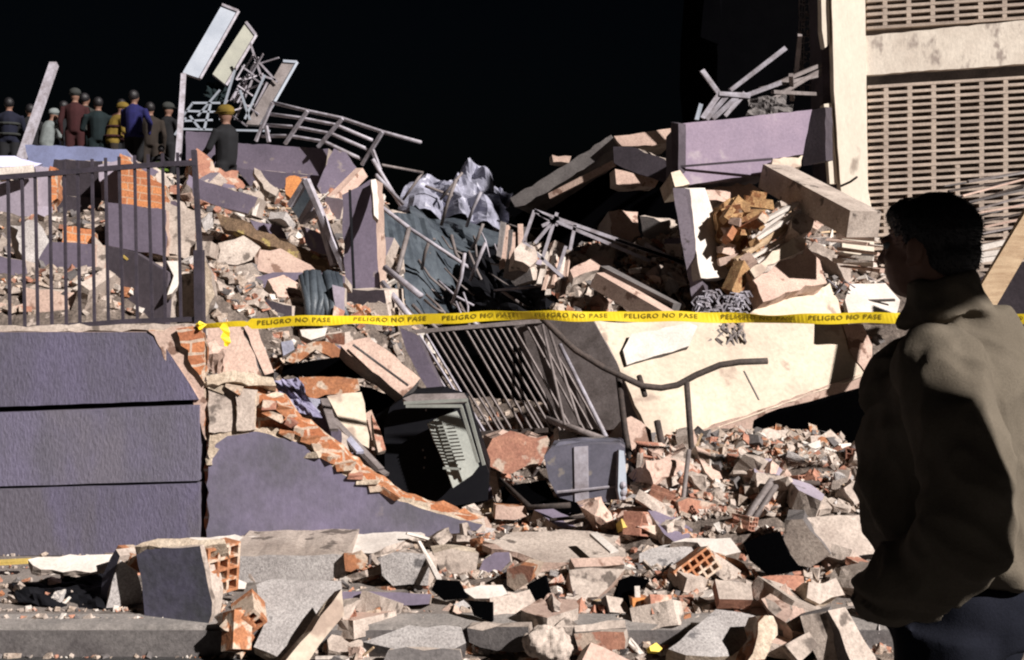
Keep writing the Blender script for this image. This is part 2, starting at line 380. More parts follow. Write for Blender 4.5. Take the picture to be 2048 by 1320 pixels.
m_.add(vs, [(j * (nU + 1) + i, j * (nU + 1) + i + 1, (j + 1) * (nU + 1) + i + 1, (j + 1) * (nU + 1) + i) for j in range(nD) for i in range(nU)])
struct('terrain', m_, 'dirt')
def hit(u, v):
    r = ray(u, v); D = 4.5; last = D
    while D < 26:
        p = C0 + r * D
        if p.z <= max(H(p.x, p.y), -.14): return p
        last = D; D += .12
    return None

# ================================================================= GROOVED WALL + FENCE
YW = 6.3
def WX(u, D=YW): return (u - 1024) / F * D
def WZ(v, D=YW): return CH - (v - HOR) / F * D
wall = thing('retaining_wall', 'long purple plastered wall with dark horizontal grooves under the railing', 'wall', (WX(-200), YW, 0))
bands = [(1116, 972), (961, 822), (806, 664)]
xl = WX(-900); xr = WX(398)
for i, (vb, vt) in enumerate(bands):
    z0, z1 = (0 if i == 0 else WZ(vb)), WZ(vt)
    if i < 2:
        sl = ((0, 20), (20, 42))[i]; k_ = 900 / 398 + 1
        q0 = 0 if i == 0 else WZ(vb - 0); ul, ur = -900, 398
        def G(g, u): return WZ({0: (972.5, 961), 1: (978, 967), 2: (826, 810)}[g][0] + ({0: (968, 957), 1: (978, 967), 2: (826, 810)}[g][1] - {0: (968, 957), 1: (978, 967), 2: (826, 810)}[g][0]) * u / 398)
        t_, b_ = ((1, None), (2, 0))[i]
        slabmesh([V((xl, YW, 0 if b_ is None else G(b_, ul))), V((xr, YW, 0 if b_ is None else G(b_, ur))), V((xr, YW, G(t_, ur))), V((xl, YW, G(t_, ul)))], V((0, -1, 0)), .18, .002, .2).link('plaster_panel', ['paint_wall', 'paint_wall'], wall)
    else:  # top panel, its right corner knocked off
        xa = WX(302); m_ = slabmesh([V((xl, YW, WZ(814.5 + 33))), V((xr, YW, WZ(799))), V((WX(378), YW, WZ(765))), V((WX(345), YW, WZ(715))), V((xa + .02, YW, z1)), V((xl, YW, z1))], V((0, -1, 0)), .18, .0015, .05)
        m_.link('plaster_panel', ['paint_wall', 'concrete_pink'], wall)
M().box(((xl + xr) / 2 - .01, YW + .15, WZ(665) / 2), (xr - xl - .02, .10, WZ(665) - .01)).link('wall_core', 'black', wall)
slab('coping', None, None, [(-500, 655), (392, 648), (392, 660), (-500, 668)], YW + .02, (0, -1, .2), .25, 'concrete', 'concrete', .012, parent=wall)
slab('broken_core', None, None, [(296, 660), (400, 655), (408, 700), (412, 880), (402, 850), (385, 795), (350, 745), (322, 700)], YW - .012, (0.12, -1, 0), .12, 'concrete_pink', 'orange', .022, .04, parent=wall)
slab('exposed_brick', None, None, [(352, 660), (404, 656), (408, 770), (396, 745), (378, 700)], YW - .03, (.2, -1, 0), .06, 'brickwork_broken', 'orange', .025, .04, parent=wall)

def FZ(u, v): return P(u, v, YW - .02 + .12)
fence = thing('railing', 'dark metal railing with upright bars on top of the purple wall', 'railing', (WX(100), YW + .1, WZ(655)))
top = [(-420, 392), (-200, 373), (0, 355), (115, 346), (240, 335), (330, 328), (392, 326)]
bot = [(-420, 676), (-200, 670), (0, 662), (158, 650), (250, 643), (394, 638)]
def interp(tb, u):
    for (a, b), (c, d) in zip(tb, tb[1:]):
        if a <= u <= c: return b + (d - b) * (u - a) / (c - a)
    return tb[-1][1] if u > tb[-1][0] else tb[0][1]
m_ = M()
for a, b in zip(top, top[1:]): m_.bar(FZ(*a), FZ(*b), .03, .03)
m_.link('top_rail', 'fence_paint', fence)
m_ = M()
for a, b in zip(bot, bot[1:]): m_.bar(FZ(*a), FZ(*b), .03, .028)
m_.link('bottom_rail', 'fence_paint', fence)
us = [(17, 20), (45, 50), (71, 76), (100, 104), (129, 133), (156, 160), (185, 189), (212, 217), (239, 246), (270, 275), (297, 305), (326, 331), (356, 362)]
us = [(17 - 28 * k, 20 - 28 * k) for k in range(12, 0, -1)] + us
for i, (a, b) in enumerate(us):
    up = 22 if a > 110 else 3
    M().bar(FZ(a - 1, interp(top, a) - up), FZ(b, interp(bot, b)), .015, .015).link('upright_bar', 'fence_paint', fence)
for (a, va, b, vb, w_) in ((388, 300, 400, 660, .045),):
    M().bar(FZ(a, va), FZ(b, 505), .028, .028).bar(FZ(b - 2, 500), FZ(b + 4, 880), .06, .05).link('end_post', 'fence_paint', fence)

# ================================================================= BROKEN LOW WALL
bw = thing('broken_wall', 'low purple rendered wall broken down to a slope with brick showing along its edge', 'wall', (WX(650), YW, .14))
fr = [(416, 1090), (416, 925), (432, 888), (455, 872), (495, 866), (540, 868), (590, 885), (640, 915), (690, 950), (735, 975), (800, 1002), (860, 1022), (965, 1048), (955, 1062), (850, 1075), (680, 1085)]
slab('render_face', None, None, fr, YW, (.05, -1, .02), .05, 'paint_smooth', 'cream_broken', .015, .04, parent=bw)
br = [(414, 1080), (413, 765), (450, 757), (512, 762), (530, 790), (565, 792), (600, 838), (645, 868), (700, 912), (752, 952), (800, 985), (870, 1010), (970, 1040), (960, 1060)]
slab('brick_core', None, None, br, YW + .06, (.05, -1, .02), .10, 'brickwork_broken', 'orange', .022, .04, parent=bw)
slab('mortar_edge', None, None, [(413, 930), (420, 870), (470, 850), (540, 856), (600, 872), (660, 912), (735, 962), (800, 992), (860, 1014), (855, 1022), (800, 1006), (720, 975), (650, 925), (590, 890), (500, 870), (440, 885), (424, 930)], YW - .006, (.1, -1, .15), .06, 'cream_broken', 'cream_broken', .02, .03, parent=bw)
for a in (((416, 778), (470, 776), (472, 862), (418, 864)), ((474, 778), (515, 780), (512, 858), (474, 862))):
    slab('plaster_patch', None, None, list(a), YW + .045, (.25, -1, .2), .02, 'concrete', 'cream_broken', .012, .03, parent=bw)
slab('plaster_lip', None, None, [(412, 752), (470, 742), (545, 755), (552, 772), (512, 768), (470, 762), (414, 770)], YW + .02, (.2, -.9, .4), .15, 'cream_broken', 'cream_broken', .02, .03, parent=bw)
# exposed individual bricks on the broken slope
m_ = M()
random.seed(3)
for (u, v) in ((540, 800), (565, 812), (552, 826), (585, 838), (600, 852), (578, 858), (622, 872), (640, 888), (660, 905), (632, 900), (690, 925), (712, 945), (735, 958), (760, 968), (785, 980), (430, 766), (470, 768)):
    a = P(u, v + 6, YW + .085)
    R = Matrix.Rotation(random.uniform(-.1, .6), 3, 'Y') @ Matrix.Rotation(random.uniform(-.4, .4), 3, 'Z')
    M().box(a, (random.uniform(.05, .12), .11, random.uniform(.02, .045)), R, jit=.016, mi=0).link('loose_brick', random.choice(('orange', 'orange', 'cream_broken', 'brick_pink')), bw)

# raised concrete step at the foot of the wall
stp = M()
slabmesh([V((WX(452, 5.8), 5.8, -.02)), V((WX(690, 5.8), 5.8, -.02)), V((WX(690, 5.8), 5.8, .14)), V((WX(452, 5.8), 5.8, .14))], V((0, -1, 0)), .55, .008, .05, M_=stp)
tag(stp.link('concrete_step', ['concrete_grey', 'concrete']), 'low grey concrete step in front of the broken purple wall', 'step')
slab('concrete_flag', 'pale broken concrete sheet lying on the step below the broken wall', 'concrete slab', [(455, 1108), (560, 1090), (690, 1072), (820, 1060), (850, 1068), (760, 1100), (690, 1112)], 5.95, (.05, -.15, 1), .05, 'white_plaster', 'concrete', .02, .05)
slab('concrete_flag', 'pale pinkish torn sheet lying behind the block at the wall foot', 'concrete slab', [(270, 1092), (330, 1078), (400, 1074), (470, 1069), (520, 1071), (500, 1106), (455, 1110), (300, 1098)], 5.9, (.2, -.3, .93), .03, 'white_plaster', 'concrete', .03, .04)
slab('concrete_flag', 'pale flat slab piece lying by the foot of the purple wall, left of the block', 'concrete slab', [(55, 1120), (140, 1110), (225, 1108), (212, 1135), (150, 1143), (80, 1140)], 5.6, (.1, -.5, .86), .04, 'white_plaster', 'concrete', .025, .05)

# ================================================================= BUILDING AT THE RIGHT
def rowD(u): return 12.3 - (u - 1665) * .0003      # facade comes nearer to the right
nF = V((-0.0032 * 0, -1, 0))
pA = P(1665, 300, rowD(1665)); pB = P(2048, 300, rowD(2048)); fx = (pB - pA); fx.z = 0; fx.normalize(); nF = V((fx.y, -fx.x, 0)); fz = V((0, 0, 1))
bl = thing('building', 'cream concrete building still standing at the right with perforated brick screens', 'building', (pA.x + 2, pA.y + 1, 0))
def FP(u, v, off=0):   # point on the facade plane
    return onplane(u, v, pA - nF * off * -1, nF)
def fslab(name, poly, off, thick, mf, jag=.004, sub=.15, me_=None, parent=bl):
    pts = [onplane(u, v, pA + nF * off, nF) for u, v in poly]
    m_ = slabmesh(pts, nF, thick, jag, sub); return m_.link(name, [mf, me_ or mf], parent)
fslab('column', [(1657, -260), (1731, -260), (1731, 62), (1736, 380), (1748, 440), (1752, 900), (1692, 900), (1682, 380), (1668, 180)], .06, .5, 'building_wall')
fslab('beam', [(1731, 72), (2048, 40), (2500, -5), (2500, 78), (2048, 128), (1733, 150)], .03, .5, 'building_stained', jag=.008, sub=.1)
fslab('beam', [(1731, -260), (2500, -330), (2500, -240), (1731, -180)], .03, .5, 'building_stained')
fslab('slab_soffit_shade', [(1734, 150), (2048, 128), (2500, 78), (2500, 110), (2048, 150), (1734, 172)], -.10, .3, 'concrete_dark')  # recessed strip coloured dark as the shadow gap under the beam
def lattice(u0, u1, vt, vb, name='brick_screen', tilt=3.2):
    a = onplane(u0, vt, pA - nF * .10, nF); ncol = 20; cw = .262; ch = .0755; m_ = M()
    zt = a.z; zb = onplane(u0, vb, pA - nF * .10, nF).z; nrow = int((zt - zb) / ch)
    x0 = V((a.x, a.y, 0)); rnd = random.Random(4); tl = math.radians(tilt); ex = (fx * math.cos(tl) + V((0, 0, math.sin(tl)))); R = Matrix((ex, -nF, ex.cross(-nF))).transposed()
    for r in range(nrow + 1):
        z = zt - r * ch; m_.box(x0 + ex * (ncol * cw / 2) + V((0, 0, z)), (ncol * cw, .13, .032), R, jit=.003)
    for c in range(ncol):
        for r in range(nrow):
            if rnd.random() < .03: continue
            m_.box(x0 + ex * (c * cw + .2) + V((0, 0, zt - (r + .5) * ch)), (.05, .126, ch - .032), R, jit=.002)
    o = m_.link(name, 'lattice', bl); return a, zt, zb
lattice(1733, 2048, 176, 560)
lattice(1731, 2048, -170, 68)
m_ = M()
R = Matrix((fx, -nF, V((0, 0, 1)))).transposed(); q = pA - nF * .42; m_.box(V((q.x, q.y, 3.2)) + fx * 2.9, (5.4, .08, 6.6), R)
m_.link('inner_wall', 'lattice_back', bl)
fslab('side_strip', [(1640, -150), (1657, -150), (1660, 88), (1650, 96), (1644, 60)], .02, .2, 'building_wall')
fslab('side_strip', [(1648, 208), (1664, 206), (1676, 368), (1660, 368)], .02, .2, 'building_wall')
fslab('side_recess', [(1636, -260), (1660, -260), (1686, 420), (1650, 420)], -.12, .6, 'paint_dark')

# dark netted block standing behind
nb = thing('netted_building', 'very dark building draped in netting against the night sky', 'building', P(1540, 420, 19) * 1)
def dk(name, poly, D, th, n=(0, -1, 0), mt='net_and_shade_black'): return slab(name, None, None, poly, D, n, th, mt, mt, .05, .4, parent=nb)
dk('block', [(1438, 420), (1432, 60), (1446, -250), (1640, -250), (1640, 420)], 19, 4)
dk('drape', [(1400, 74), (1412, -30), (1445, -60), (1436, 90)], 18.8, .1)
# dangling netting with small bright scraps
m_ = M(); rnd = random.Random(9)
for k in range(60):
    u = 1600 + rnd.random() * 36; v = rnd.random() * 170; a = P(u, v, 13.2)
    m_.box(a, (rnd.uniform(.01, .04), .01, rnd.uniform(.01, .04)), Matrix.Rotation(rnd.random() * 3, 3, 'Y'))
for k in range(9):
    u = 1598 + k * 4.6; m_.tube([P(u, -60, 13.25), P(u + rnd.uniform(-5, 5), 60, 13.25), P(u + rnd.uniform(-8, 8), 185, 13.2)], .006, 4)
for k in range(14):
    v = -40 + k * 16; m_.tube([P(1598, v, 13.25), P(1638, v + rnd.uniform(-8, 8), 13.2)], .006, 4)
tag(m_.link('torn_netting', 'metal_dim'), 'torn hanging netting beside the cream column, against the dark', 'netting')
ORD = ['top', 'second', 'third', 'fourth', 'fifth', 'sixth', 'seventh', 'eighth', 'ninth', 'tenth', 'eleventh', 'twelfth', 'thirteenth', 'fourteenth', 'fifteenth', 'lowest']
ORL = ['leftmost', 'second', 'third', 'fourth', 'fifth', 'sixth', 'seventh']
# ================================================================= COLLAPSED SLABS (hero pieces)
NB = (.3, -.75, .55); NM = (0, -1, .1); ND = (-.42, -.9, 0); NS = (.15, -1, .12); NT = (.1, -.3, .95); NU_ = (.1, -.6, .8)
def S(name, label, cat, poly, D, n, th, mf, me_='concrete', jag=.012, sub=.07, **k): return slab(name, label, cat, poly, D, n, th, mf, me_, jag, sub, **k)
WP = 'wall piece'; CS = 'concrete slab'; BM = 'beam'; RB = 'rubble'
# --- left, behind the railing
S('fallen_slab', 'bluish lit flat slab on top of the heap below the rescuers', CS, [(50, 290), (150, 292), (252, 299), (262, 312), (240, 350), (150, 345), (60, 335)], 12.5, (0, -1, .25), .3, 'blue_sheet', 'paint_pale')
S('fallen_slab', 'dark purple upright slab with a seam behind the railing, below the bluish slab', CS, [(108, 318), (205, 322), (212, 392), (196, 456), (112, 450), (100, 400)], 11.8, (-.3, -1, 0), .3, 'paint_dark', jag=.01)
S('fallen_slab', 'dark slab edge standing under the seam behind the railing', CS, [(104, 392), (206, 396), (194, 462), (104, 452)], 11.6, (-.25, -1, .05), .12, 'paint_dark')
S('masonry_chunk', 'pale lavender upright pier leaning left beside the orange brickwork', WP, [(196, 330), (244, 318), (243, 408), (222, 440), (206, 440)], 11.3, NS, .3, 'paint_pale')
S('brickwork_chunk', 'orange brick wall chunk with coursed bricks high on the left heap', 'brick wall', [(240, 306), (262, 322), (292, 345), (312, 362), (331, 372), (333, 424), (290, 415), (240, 408)], 11, (.1, -1, .1), .22, 'brickwork', 'orange', jag=.03, sub=.04)
S('fallen_slab', 'large grey purple wall panel lying below the orange brickwork', WP, [(215, 405), (245, 408), (332, 420), (332, 512), (212, 490)], 9.8, (-.05, -1, .1), .3, 'paint_purple', 'concrete_pink')
S('masonry_chunk', 'tan broken edge of the grey purple wall panel near the fence post', WP, [(331, 404), (392, 422), (390, 520), (331, 506)], 9.85, (.3, -1, .15), .25, 'concrete', 'concrete_pink', jag=.025)
S('fallen_slab', 'purple wall panel with dark underside in the middle of the left heap', WP, [(98, 484), (187, 488), (187, 577), (56, 552)], 9.1, (-.05, -1, .05), .3, 'paint_purple', 'concrete_pink')
S('brickwork_chunk', 'small orange brick strip on top of the middle purple panel', 'brick wall', [(126, 454), (185, 458), (188, 489), (124, 486)], 9.2, (.2, -1, .2), .22, 'brickwork', 'orange', jag=.02, sub=.04)
S('masonry_chunk', 'tan broken end of the middle purple panel', WP, [(186, 470), (212, 500), (205, 560), (187, 578)], 9.15, (.5, -1, .1), .2, 'concrete', jag=.025)
S('fallen_slab', 'pale purple wall panel at the far left edge of the heap', WP, [(-60, 372), (68, 356), (68, 440), (52, 460), (-60, 452)], 10.5, NM, .25, 'paint_pale')
S('masonry_chunk', 'pinkish upright pier piece beside the far left panel', WP, [(70, 332), (98, 335), (101, 415), (70, 445)], 10.6, NS, .25, 'paint_pale', 'orange', jag=.015)
S('masonry_chunk', 'narrow orange broken brick edge beside the pinkish pier', WP, [(99, 332), (113, 336), (113, 396), (101, 410)], 10.65, NS, .2, 'brickwork', 'orange', jag=.02, sub=.03)
S('fallen_slab', 'purple panel at the left edge just above the low rubble', WP, [(-60, 500), (50, 522), (76, 604), (-60, 600)], 8.4, NM, .22, 'paint_purple')
S('masonry_chunk', 'grey cracked concrete lump between the left panels', WP, [(20, 450), (75, 440), (98, 480), (95, 560), (56, 552), (40, 500)], 9.4, NB, .3, 'concrete_grey', jag=.05, sub=.06)
S('concrete_chunk', 'pink and tan broken slab low behind the railing at left', CS, [(50, 575), (166, 582), (166, 664), (-60, 664), (-60, 608), (48, 606)], 8.0, NS, .25, 'concrete_pink', jag=.03)
S('dark_sheet_or_shade', 'dark sheet with a thin yellow stripe leaning behind the railing', WP, [(214, 492), (270, 505), (336, 545), (330, 662), (206, 662)], 8.3, (-.35, -1, .1), .06, 'paint_dark', 'paint_dark', jag=.004)
bar('stripe_batten', 'thin yellow batten across the dark leaning sheet', 'batten', (248, 512, 8.25), (332, 573, 8.2), .04, .02, 'yellow_dull')
S('masonry_chunk', 'tan concrete block with pale right edge next to the fence post', WP, [(336, 548), (392, 545), (420, 556), (428, 600), (394, 660), (326, 660)], 8.2, NS, .3, 'concrete', jag=.03)
S('plaster_chunk', 'bright curved plaster strip against the dark leaning sheet', RB, [(333, 522), (360, 522), (360, 556), (344, 588), (334, 590), (346, 552)], 8.15, NB, .08, 'white_plaster', jag=.02)
S('plaster_chunk', 'pale tall plaster edge just right of the fence post', RB, [(402, 500), (422, 545), (430, 590), (404, 645), (400, 645)], 8.0, NS, .2, 'cream_broken', jag=.02)
S('crumpled_sheet', 'bluish white sheet lying high at the left edge', 'sheet', [(-60, 306), (30, 312), (84, 326), (60, 336), (-60, 326)], 12, (.1, -.8, .6), .05, 'bluewhite', 'bluewhite', jag=.03)
bar('pale_beam', 'thin pale beam across the heap at the far left edge', BM, (-60, 350, 10.2), (68, 338, 10.4), .08, .08, 'lath')
# --- middle left
S('roof_slab', 'long grey purple roof slab behind the dark clad rescuer, right of the tall post', CS, [(372, 262), (436, 266), (476, 286), (657, 297), (642, 362), (600, 400), (470, 340), (372, 320)], 15.5, (-.12, -1, .12), .35, 'paint_purple')
S('roof_slab', 'dark lower band of the grey roof slab', CS, [(470, 336), (642, 352), (622, 410), (500, 372)], 15.2, (-.3, -1, 0), .25, 'paint_purple')
S('roof_slab', 'tilted grey purple slab split from the roof slab by a dark crack', CS, [(668, 297), (692, 305), (720, 345), (668, 400), (656, 414), (634, 372)], 14.6, (.05, -1, .1), .3, 'paint_purple')
bar('broken_beam', 'tan broken beam end leaning on the tilted grey slab', BM, (722, 345, 13.5), (664, 404, 13), .13, .13, 'concrete_pink', jit=.03)
S('brick_heap_piece', 'ragged orange brick mass on the left heap below the rescuer', 'brick wall', [(376, 318), (392, 298), (416, 312), (430, 332), (475, 342), (492, 372), (470, 388), (430, 372), (395, 356)], 13, NB, .35, 'brick_pink', 'orange', jag=.06, sub=.06)
S('concrete_beam', 'thick grey purple beam lying across the mid left heap', BM, [(386, 356), (440, 372), (516, 395), (506, 430), (440, 414), (386, 392)], 10.6, (-.1, -1, .1), .28, 'paint_purple', 'concrete', taper=.0)
S('plaster_chunk', 'pale broken end face of the thick grey beam', RB, [(508, 392), (522, 398), (512, 432), (504, 430)], 10.55, (.8, -.5, .2), .1, 'white_plaster', jag=.015)
S('brick_chunk', 'upright bright orange brick chunk in the middle left heap', 'brick', [(572, 358), (588, 352), (604, 362), (600, 392), (582, 400), (570, 388)], 11.5, NS, .2, 'orange_bright', 'orange', jag=.03, sub=.04)
S('plaster_chunk', 'pale pointed plaster splinter above the orange chunk', RB, [(508, 336), (520, 342), (540, 366), (558, 380), (552, 392), (528, 378)], 12, NB, .12, 'concrete', jag=.03)
f_ = thing('window', 'tall pale window frame standing askew by the purple pier', 'window frame', P(650, 530, 9.8))
S('pane', None, None, [(580, 414), (612, 366), (630, 398), (602, 444)], 10, (-.3, -1, 0), .05, 'tarp_green', 'metal_pale', jag=.002, parent=f_)
for a, b in (((613, 360, 9.8), (690, 540, 9.6)), ((580, 412, 9.9), (613, 360, 9.8)), ((628, 400, 9.8), (602, 444, 9.9)), ((642, 440, 9.8), (668, 530, 9.7)), ((602, 444, 9.9), (640, 420, 9.8))):
    M().bar(P(*a), P(*b), .05, .05, jit=.003).link('frame_bar', 'metal_pale', f_)
S('fallen_pier', 'tall purple wall pier with a seam standing left of the green tarpaulin', WP, [(684, 390), (740, 360), (750, 358), (756, 532), (760, 580), (694, 578), (690, 540)], 9.6, (-.08, -1, .05), .35, 'paint_purple', 'concrete_pink')
S('pier_edge', 'pale narrow plaster edge on the right side of the tall purple pier', WP, [(742, 360), (752, 358), (758, 400), (757, 440), (748, 430)], 9.52, NB, .05, 'white_plaster', jag=.006)
bar('seam_strip', 'dark narrow joint strip running down the tall purple pier', 'strip', (699, 380, 9.5), (711, 640, 9.3), .02, .02, 'black')
S('slab_fragment', 'dark purple block under the tall pier above the tape', WP, [(690, 578), (768, 580), (775, 640), (690, 640)], 9.3, ND, .3, 'paint_dark')
S('rusty_beam', 'long rusty brown beam sloping down to the right in the mid left heap', BM, [(432, 425), (470, 436), (560, 480), (655, 520), (660, 545), (610, 525), (520, 484), (440, 450)], 10, (.05, -.9, .4), .18, 'rust_wood', 'rust_wood', jag=.03)
S('concrete_chunk', 'tan cracked slab below the long rusty beam', CS, [(436, 486), (486, 472), (520, 494), (506, 520), (440, 530)], 9.6, (.1, -.8, .5), .25, 'concrete', 'concrete_pink', jag=.03)
S('concrete_chunk', 'pinkish tilted slab right of the tan cracked slab below the rusty beam', CS, [(520, 500), (560, 498), (622, 530), (640, 548), (560, 550), (512, 540)], 9.5, (.25, -.7, .6), .2, 'concrete_pink', 'concrete', jag=.025)
S('concrete_chunk', 'dim low slab under the tan cracked slab, mid left', CS, [(436, 532), (506, 524), (520, 548), (470, 560), (440, 556)], 9.4, (-.2, -.9, .3), .2, 'concrete', 'concrete_dark', jag=.03)
S('fallen_slab', 'small mauve slab leaning on the ragged brick mass, mid left heap', WP, [(500, 440), (560, 452), (575, 478), (520, 470)], 10.2, (.1, -.9, .3), .14, 'paint_purple', 'concrete', jag=.015)
S('fallen_slab', 'mauve slab piece beside the pale window frame in the mid left heap', WP, [(600, 452), (650, 470), (662, 512), (622, 500)], 9.9, (-.1, -1, .1), .14, 'paint_purple', 'concrete', jag=.015)
S('fallen_slab', 'flat grey purple slab edge lying just above the dark brown slab', CS, [(498, 556), (545, 545), (610, 545), (690, 552), (690, 566), (600, 574), (512, 586)], 9.0, (-.05, -1, .3), .3, 'paint_purple', jag=.015)
S('fallen_slab', 'dark brownish slab right above the left end of the tape', CS, [(426, 590), (500, 592), (584, 612), (584, 642), (412, 642)], 8.8, (-.35, -1, .1), .3, 'paint_dark', jag=.015)
S('concrete_chunk', 'rose coloured triangular slab piece left of the drain cloth', CS, [(442, 556), (468, 560), (500, 582), (448, 582)], 8.9, NB, .15, 'concrete_pink', jag=.015)
# torn cloth / pipes
m_ = M(); rnd = random.Random(5)
for k in range(12):
    u = 604 + k * 7; pts = [P(u + rnd.uniform(-4, 4), 548 + rnd.uniform(-4, 8), 8.7), P(u + 8 + rnd.uniform(-8, 8), 600, 8.55), P(u + 6 + rnd.uniform(-14, 14), 650, 8.45)]
    m_.tube(pts, [rnd.uniform(.02, .045)] * 3, 7)
tag(m_.link('torn_cloth', 'tarp_green', smooth=True), 'grey green torn cloth hanging in folds above the tape', 'cloth')
S('concrete_chunk', 'lavender leaning stub beside the grey green cloth', RB, [(664, 570), (690, 576), (690, 630), (672, 636)], 8.5, NM, .1, 'paint_pale', jag=.015)
S('brick_chunk', 'small tan chunk under the lavender stub', RB, [(668, 612), (690, 622), (684, 644), (664, 640)], 8.45, NB, .1, 'brick_pink', jag=.02)
# --- centre: tarps
def cloth(name, label, mt, poly, D, n, amp, fold, seed, steps=26, deep=0, cat='tarpaulin'):
    """draped sheet: bilinear patch of four pixel corners with sharp creases"""
    (a, b, c, d) = [P(*q) for q in poly]; n = V(n).normalized(); vs = []
    for j in range(steps + 1):
        for i in range(steps + 1):
            s_, t = i / steps, j / steps
            p = a * (1 - s_) * (1 - t) + b * s_ * (1 - t) + c * s_ * t + d * (1 - s_) * t
            q = V((s_ * fold[0], t * fold[1], seed))
            h = (abs(noise.noise(q)) * 1.7 - .4 + abs(noise.noise(q * 2.3)) * .5)
            e = V((noise.noise(q * .7 + V((9, 0, 0))), 0, noise.noise(q * .7 + V((0, 9, 0)))))
            vs.append(p + n * h * amp + e * amp * .6)
    k = steps + 1
    m_ = M().add(vs, [(j * k + i, j * k + i + 1, (j + 1) * k + i + 1, (j + 1) * k + i) for j in range(steps) for i in range(steps)])
    o = m_.link(name, mt); md = o.modifiers.new('s', 'SOLIDIFY'); md.thickness = .006
    return tag(o, label, cat)
cloth('tarpaulin', 'dark green grey tarpaulin hanging in vertical folds in the central gap', 'tarp_green', [(765, 400, 12), (900, 480, 12.5), (965, 640, 11.5), (800, 640, 10.5)], 12, (.3, -1, .1), .14, (6, .8), 2)
cloth('tarpaulin', 'crumpled bluish white sheet draped over the top of the central gap', 'tarp_white', [(842, 352, 16), (975, 338, 16.5), (1012, 478, 15), (805, 420, 15)], 15, (.2, -.8, .5), .32, (3.2, 3.2), 5)
cloth('tarpaulin', 'small crumpled grey sheet beside the bluish white one', 'tarp_white', [(960, 372, 16.5), (1015, 372, 16.5), (1020, 450, 15.5), (980, 470, 15.2)], 15, (.2, -.8, .5), .25, (2.5, 3), 8, 14)
cloth('tarpaulin', 'dark lower fold of sheeting under the bluish white sheet', 'tarp_green', [(800, 412, 15), (1000, 470, 14.8), (985, 540, 13.5), (860, 500, 13.2)], 15, (-.2, -.8, .1), .3, (4, 2), 12, 16)
cloth('tarpaulin', 'painted shade filling the bottom of the central gap above the tape', 'black', [(930, 520, 12), (1050, 520, 12), (1130, 645, 10), (930, 650, 10.5)], 11, (0, -.8, .5), .2, (4, 3), 41, 16)  # black sheet added to stand for darkness low in the gap
for i, (a, b, r_) in enumerate((((752, 350, 13), (806, 408, 13.5), .025), ((745, 318, 13.5), (802, 412, 13.6), .028), ((758, 410, 11), (818, 456, 11), .024), ((818, 456, 11), (945, 540, 11), .02), ((818, 456, 11), (795, 545, 10.5), .025),
                                ((770, 535, 9.5), (842, 592, 9.2), .03), ((765, 565, 9.4), (825, 640, 9.0), .026), ((764, 330, 14), (845, 345, 15), .02), ((845, 345, 15), (806, 400, 15), .02), ((850, 372, 15.0), (905, 392, 15), .02), ((925, 345, 14.9), (880, 400, 14.9), .02))):
    rod('bent_metal_bar', ['pale bar dropping from the bent railing to the tarpaulin', 'second pale bar dropping from the bent railing corner', 'upper left pole edging the green tarpaulin', 'long sloping pole along the top of the green tarpaulin',
        'short pole crossing the green tarpaulin left side', 'thick pale bar sloping at the foot of the green tarpaulin', 'lower thick bar near the tape at the foot of the tarpaulin', 'thin wire bar against the black sky left of the sheet', 'thin leaning bar at the left end of the white sheet',
        'thin dark bar lying over the white sheet', 'thin crossing bar over the middle of the white sheet'][i], 'metal bar', [a, b], r_, 'metal_pale' if i in (0, 1, 2, 3, 5, 6) else 'metal_dim')
# --- bent railing on the skyline
rl = thing('bent_railing', 'bent pale metal railing curving down along the skyline', 'railing', P(650, 300, 15))
rails = [[(545, 205), (615, 222), (685, 237), (765, 264), (842, 285)], [(538, 228), (600, 236), (672, 250), (745, 281)], [(532, 250), (590, 254), (664, 268), (738, 300)], [(524, 272), (580, 272), (650, 284), (722, 318)]]
for r_ in rails: M().tube([P(u, v, 15.5 - (u - 540) * .004) for u, v in r_], .026, 6).link('rail', 'metal_pale', rl, smooth=True)
for a, b in (((545, 205), (512, 282)), ((615, 222), (570, 288)), ((685, 237), (636, 294)), ((765, 264), (724, 330)), ((745, 300), (760, 340)), ((532, 252), (538, 284))):
    M().bar(P(a[0], a[1], 15.45 - (a[0] - 540) * .004), P(b[0], b[1], 15.45 - (b[0] - 540) * .004), .042, .042).link('post', 'metal_pale', rl)
RLW = .032
rl2 = thing('bent_railing', 'short tangled white railing behind the tall post under the raised panels', 'railing', P(400, 260, 16.5))
for a, b in (((385, 206), (440, 206)), ((366, 232), (386, 206)), ((372, 222), (430, 224)), ((368, 242), (425, 240)), ((362, 258), (540, 262)), ((422, 206), (408, 260)), ((396, 232), (440, 180)), ((440, 240), (470, 140)), ((380, 232), (400, 258)), ((490, 238), (530, 150)), ((500, 240), (480, 180)), ((350, 270), (372, 235))):
    M().bar(P(a[0], a[1], 16.5), P(b[0], b[1], 16.5), .034, .03).link('rail', 'metal_white', rl2)
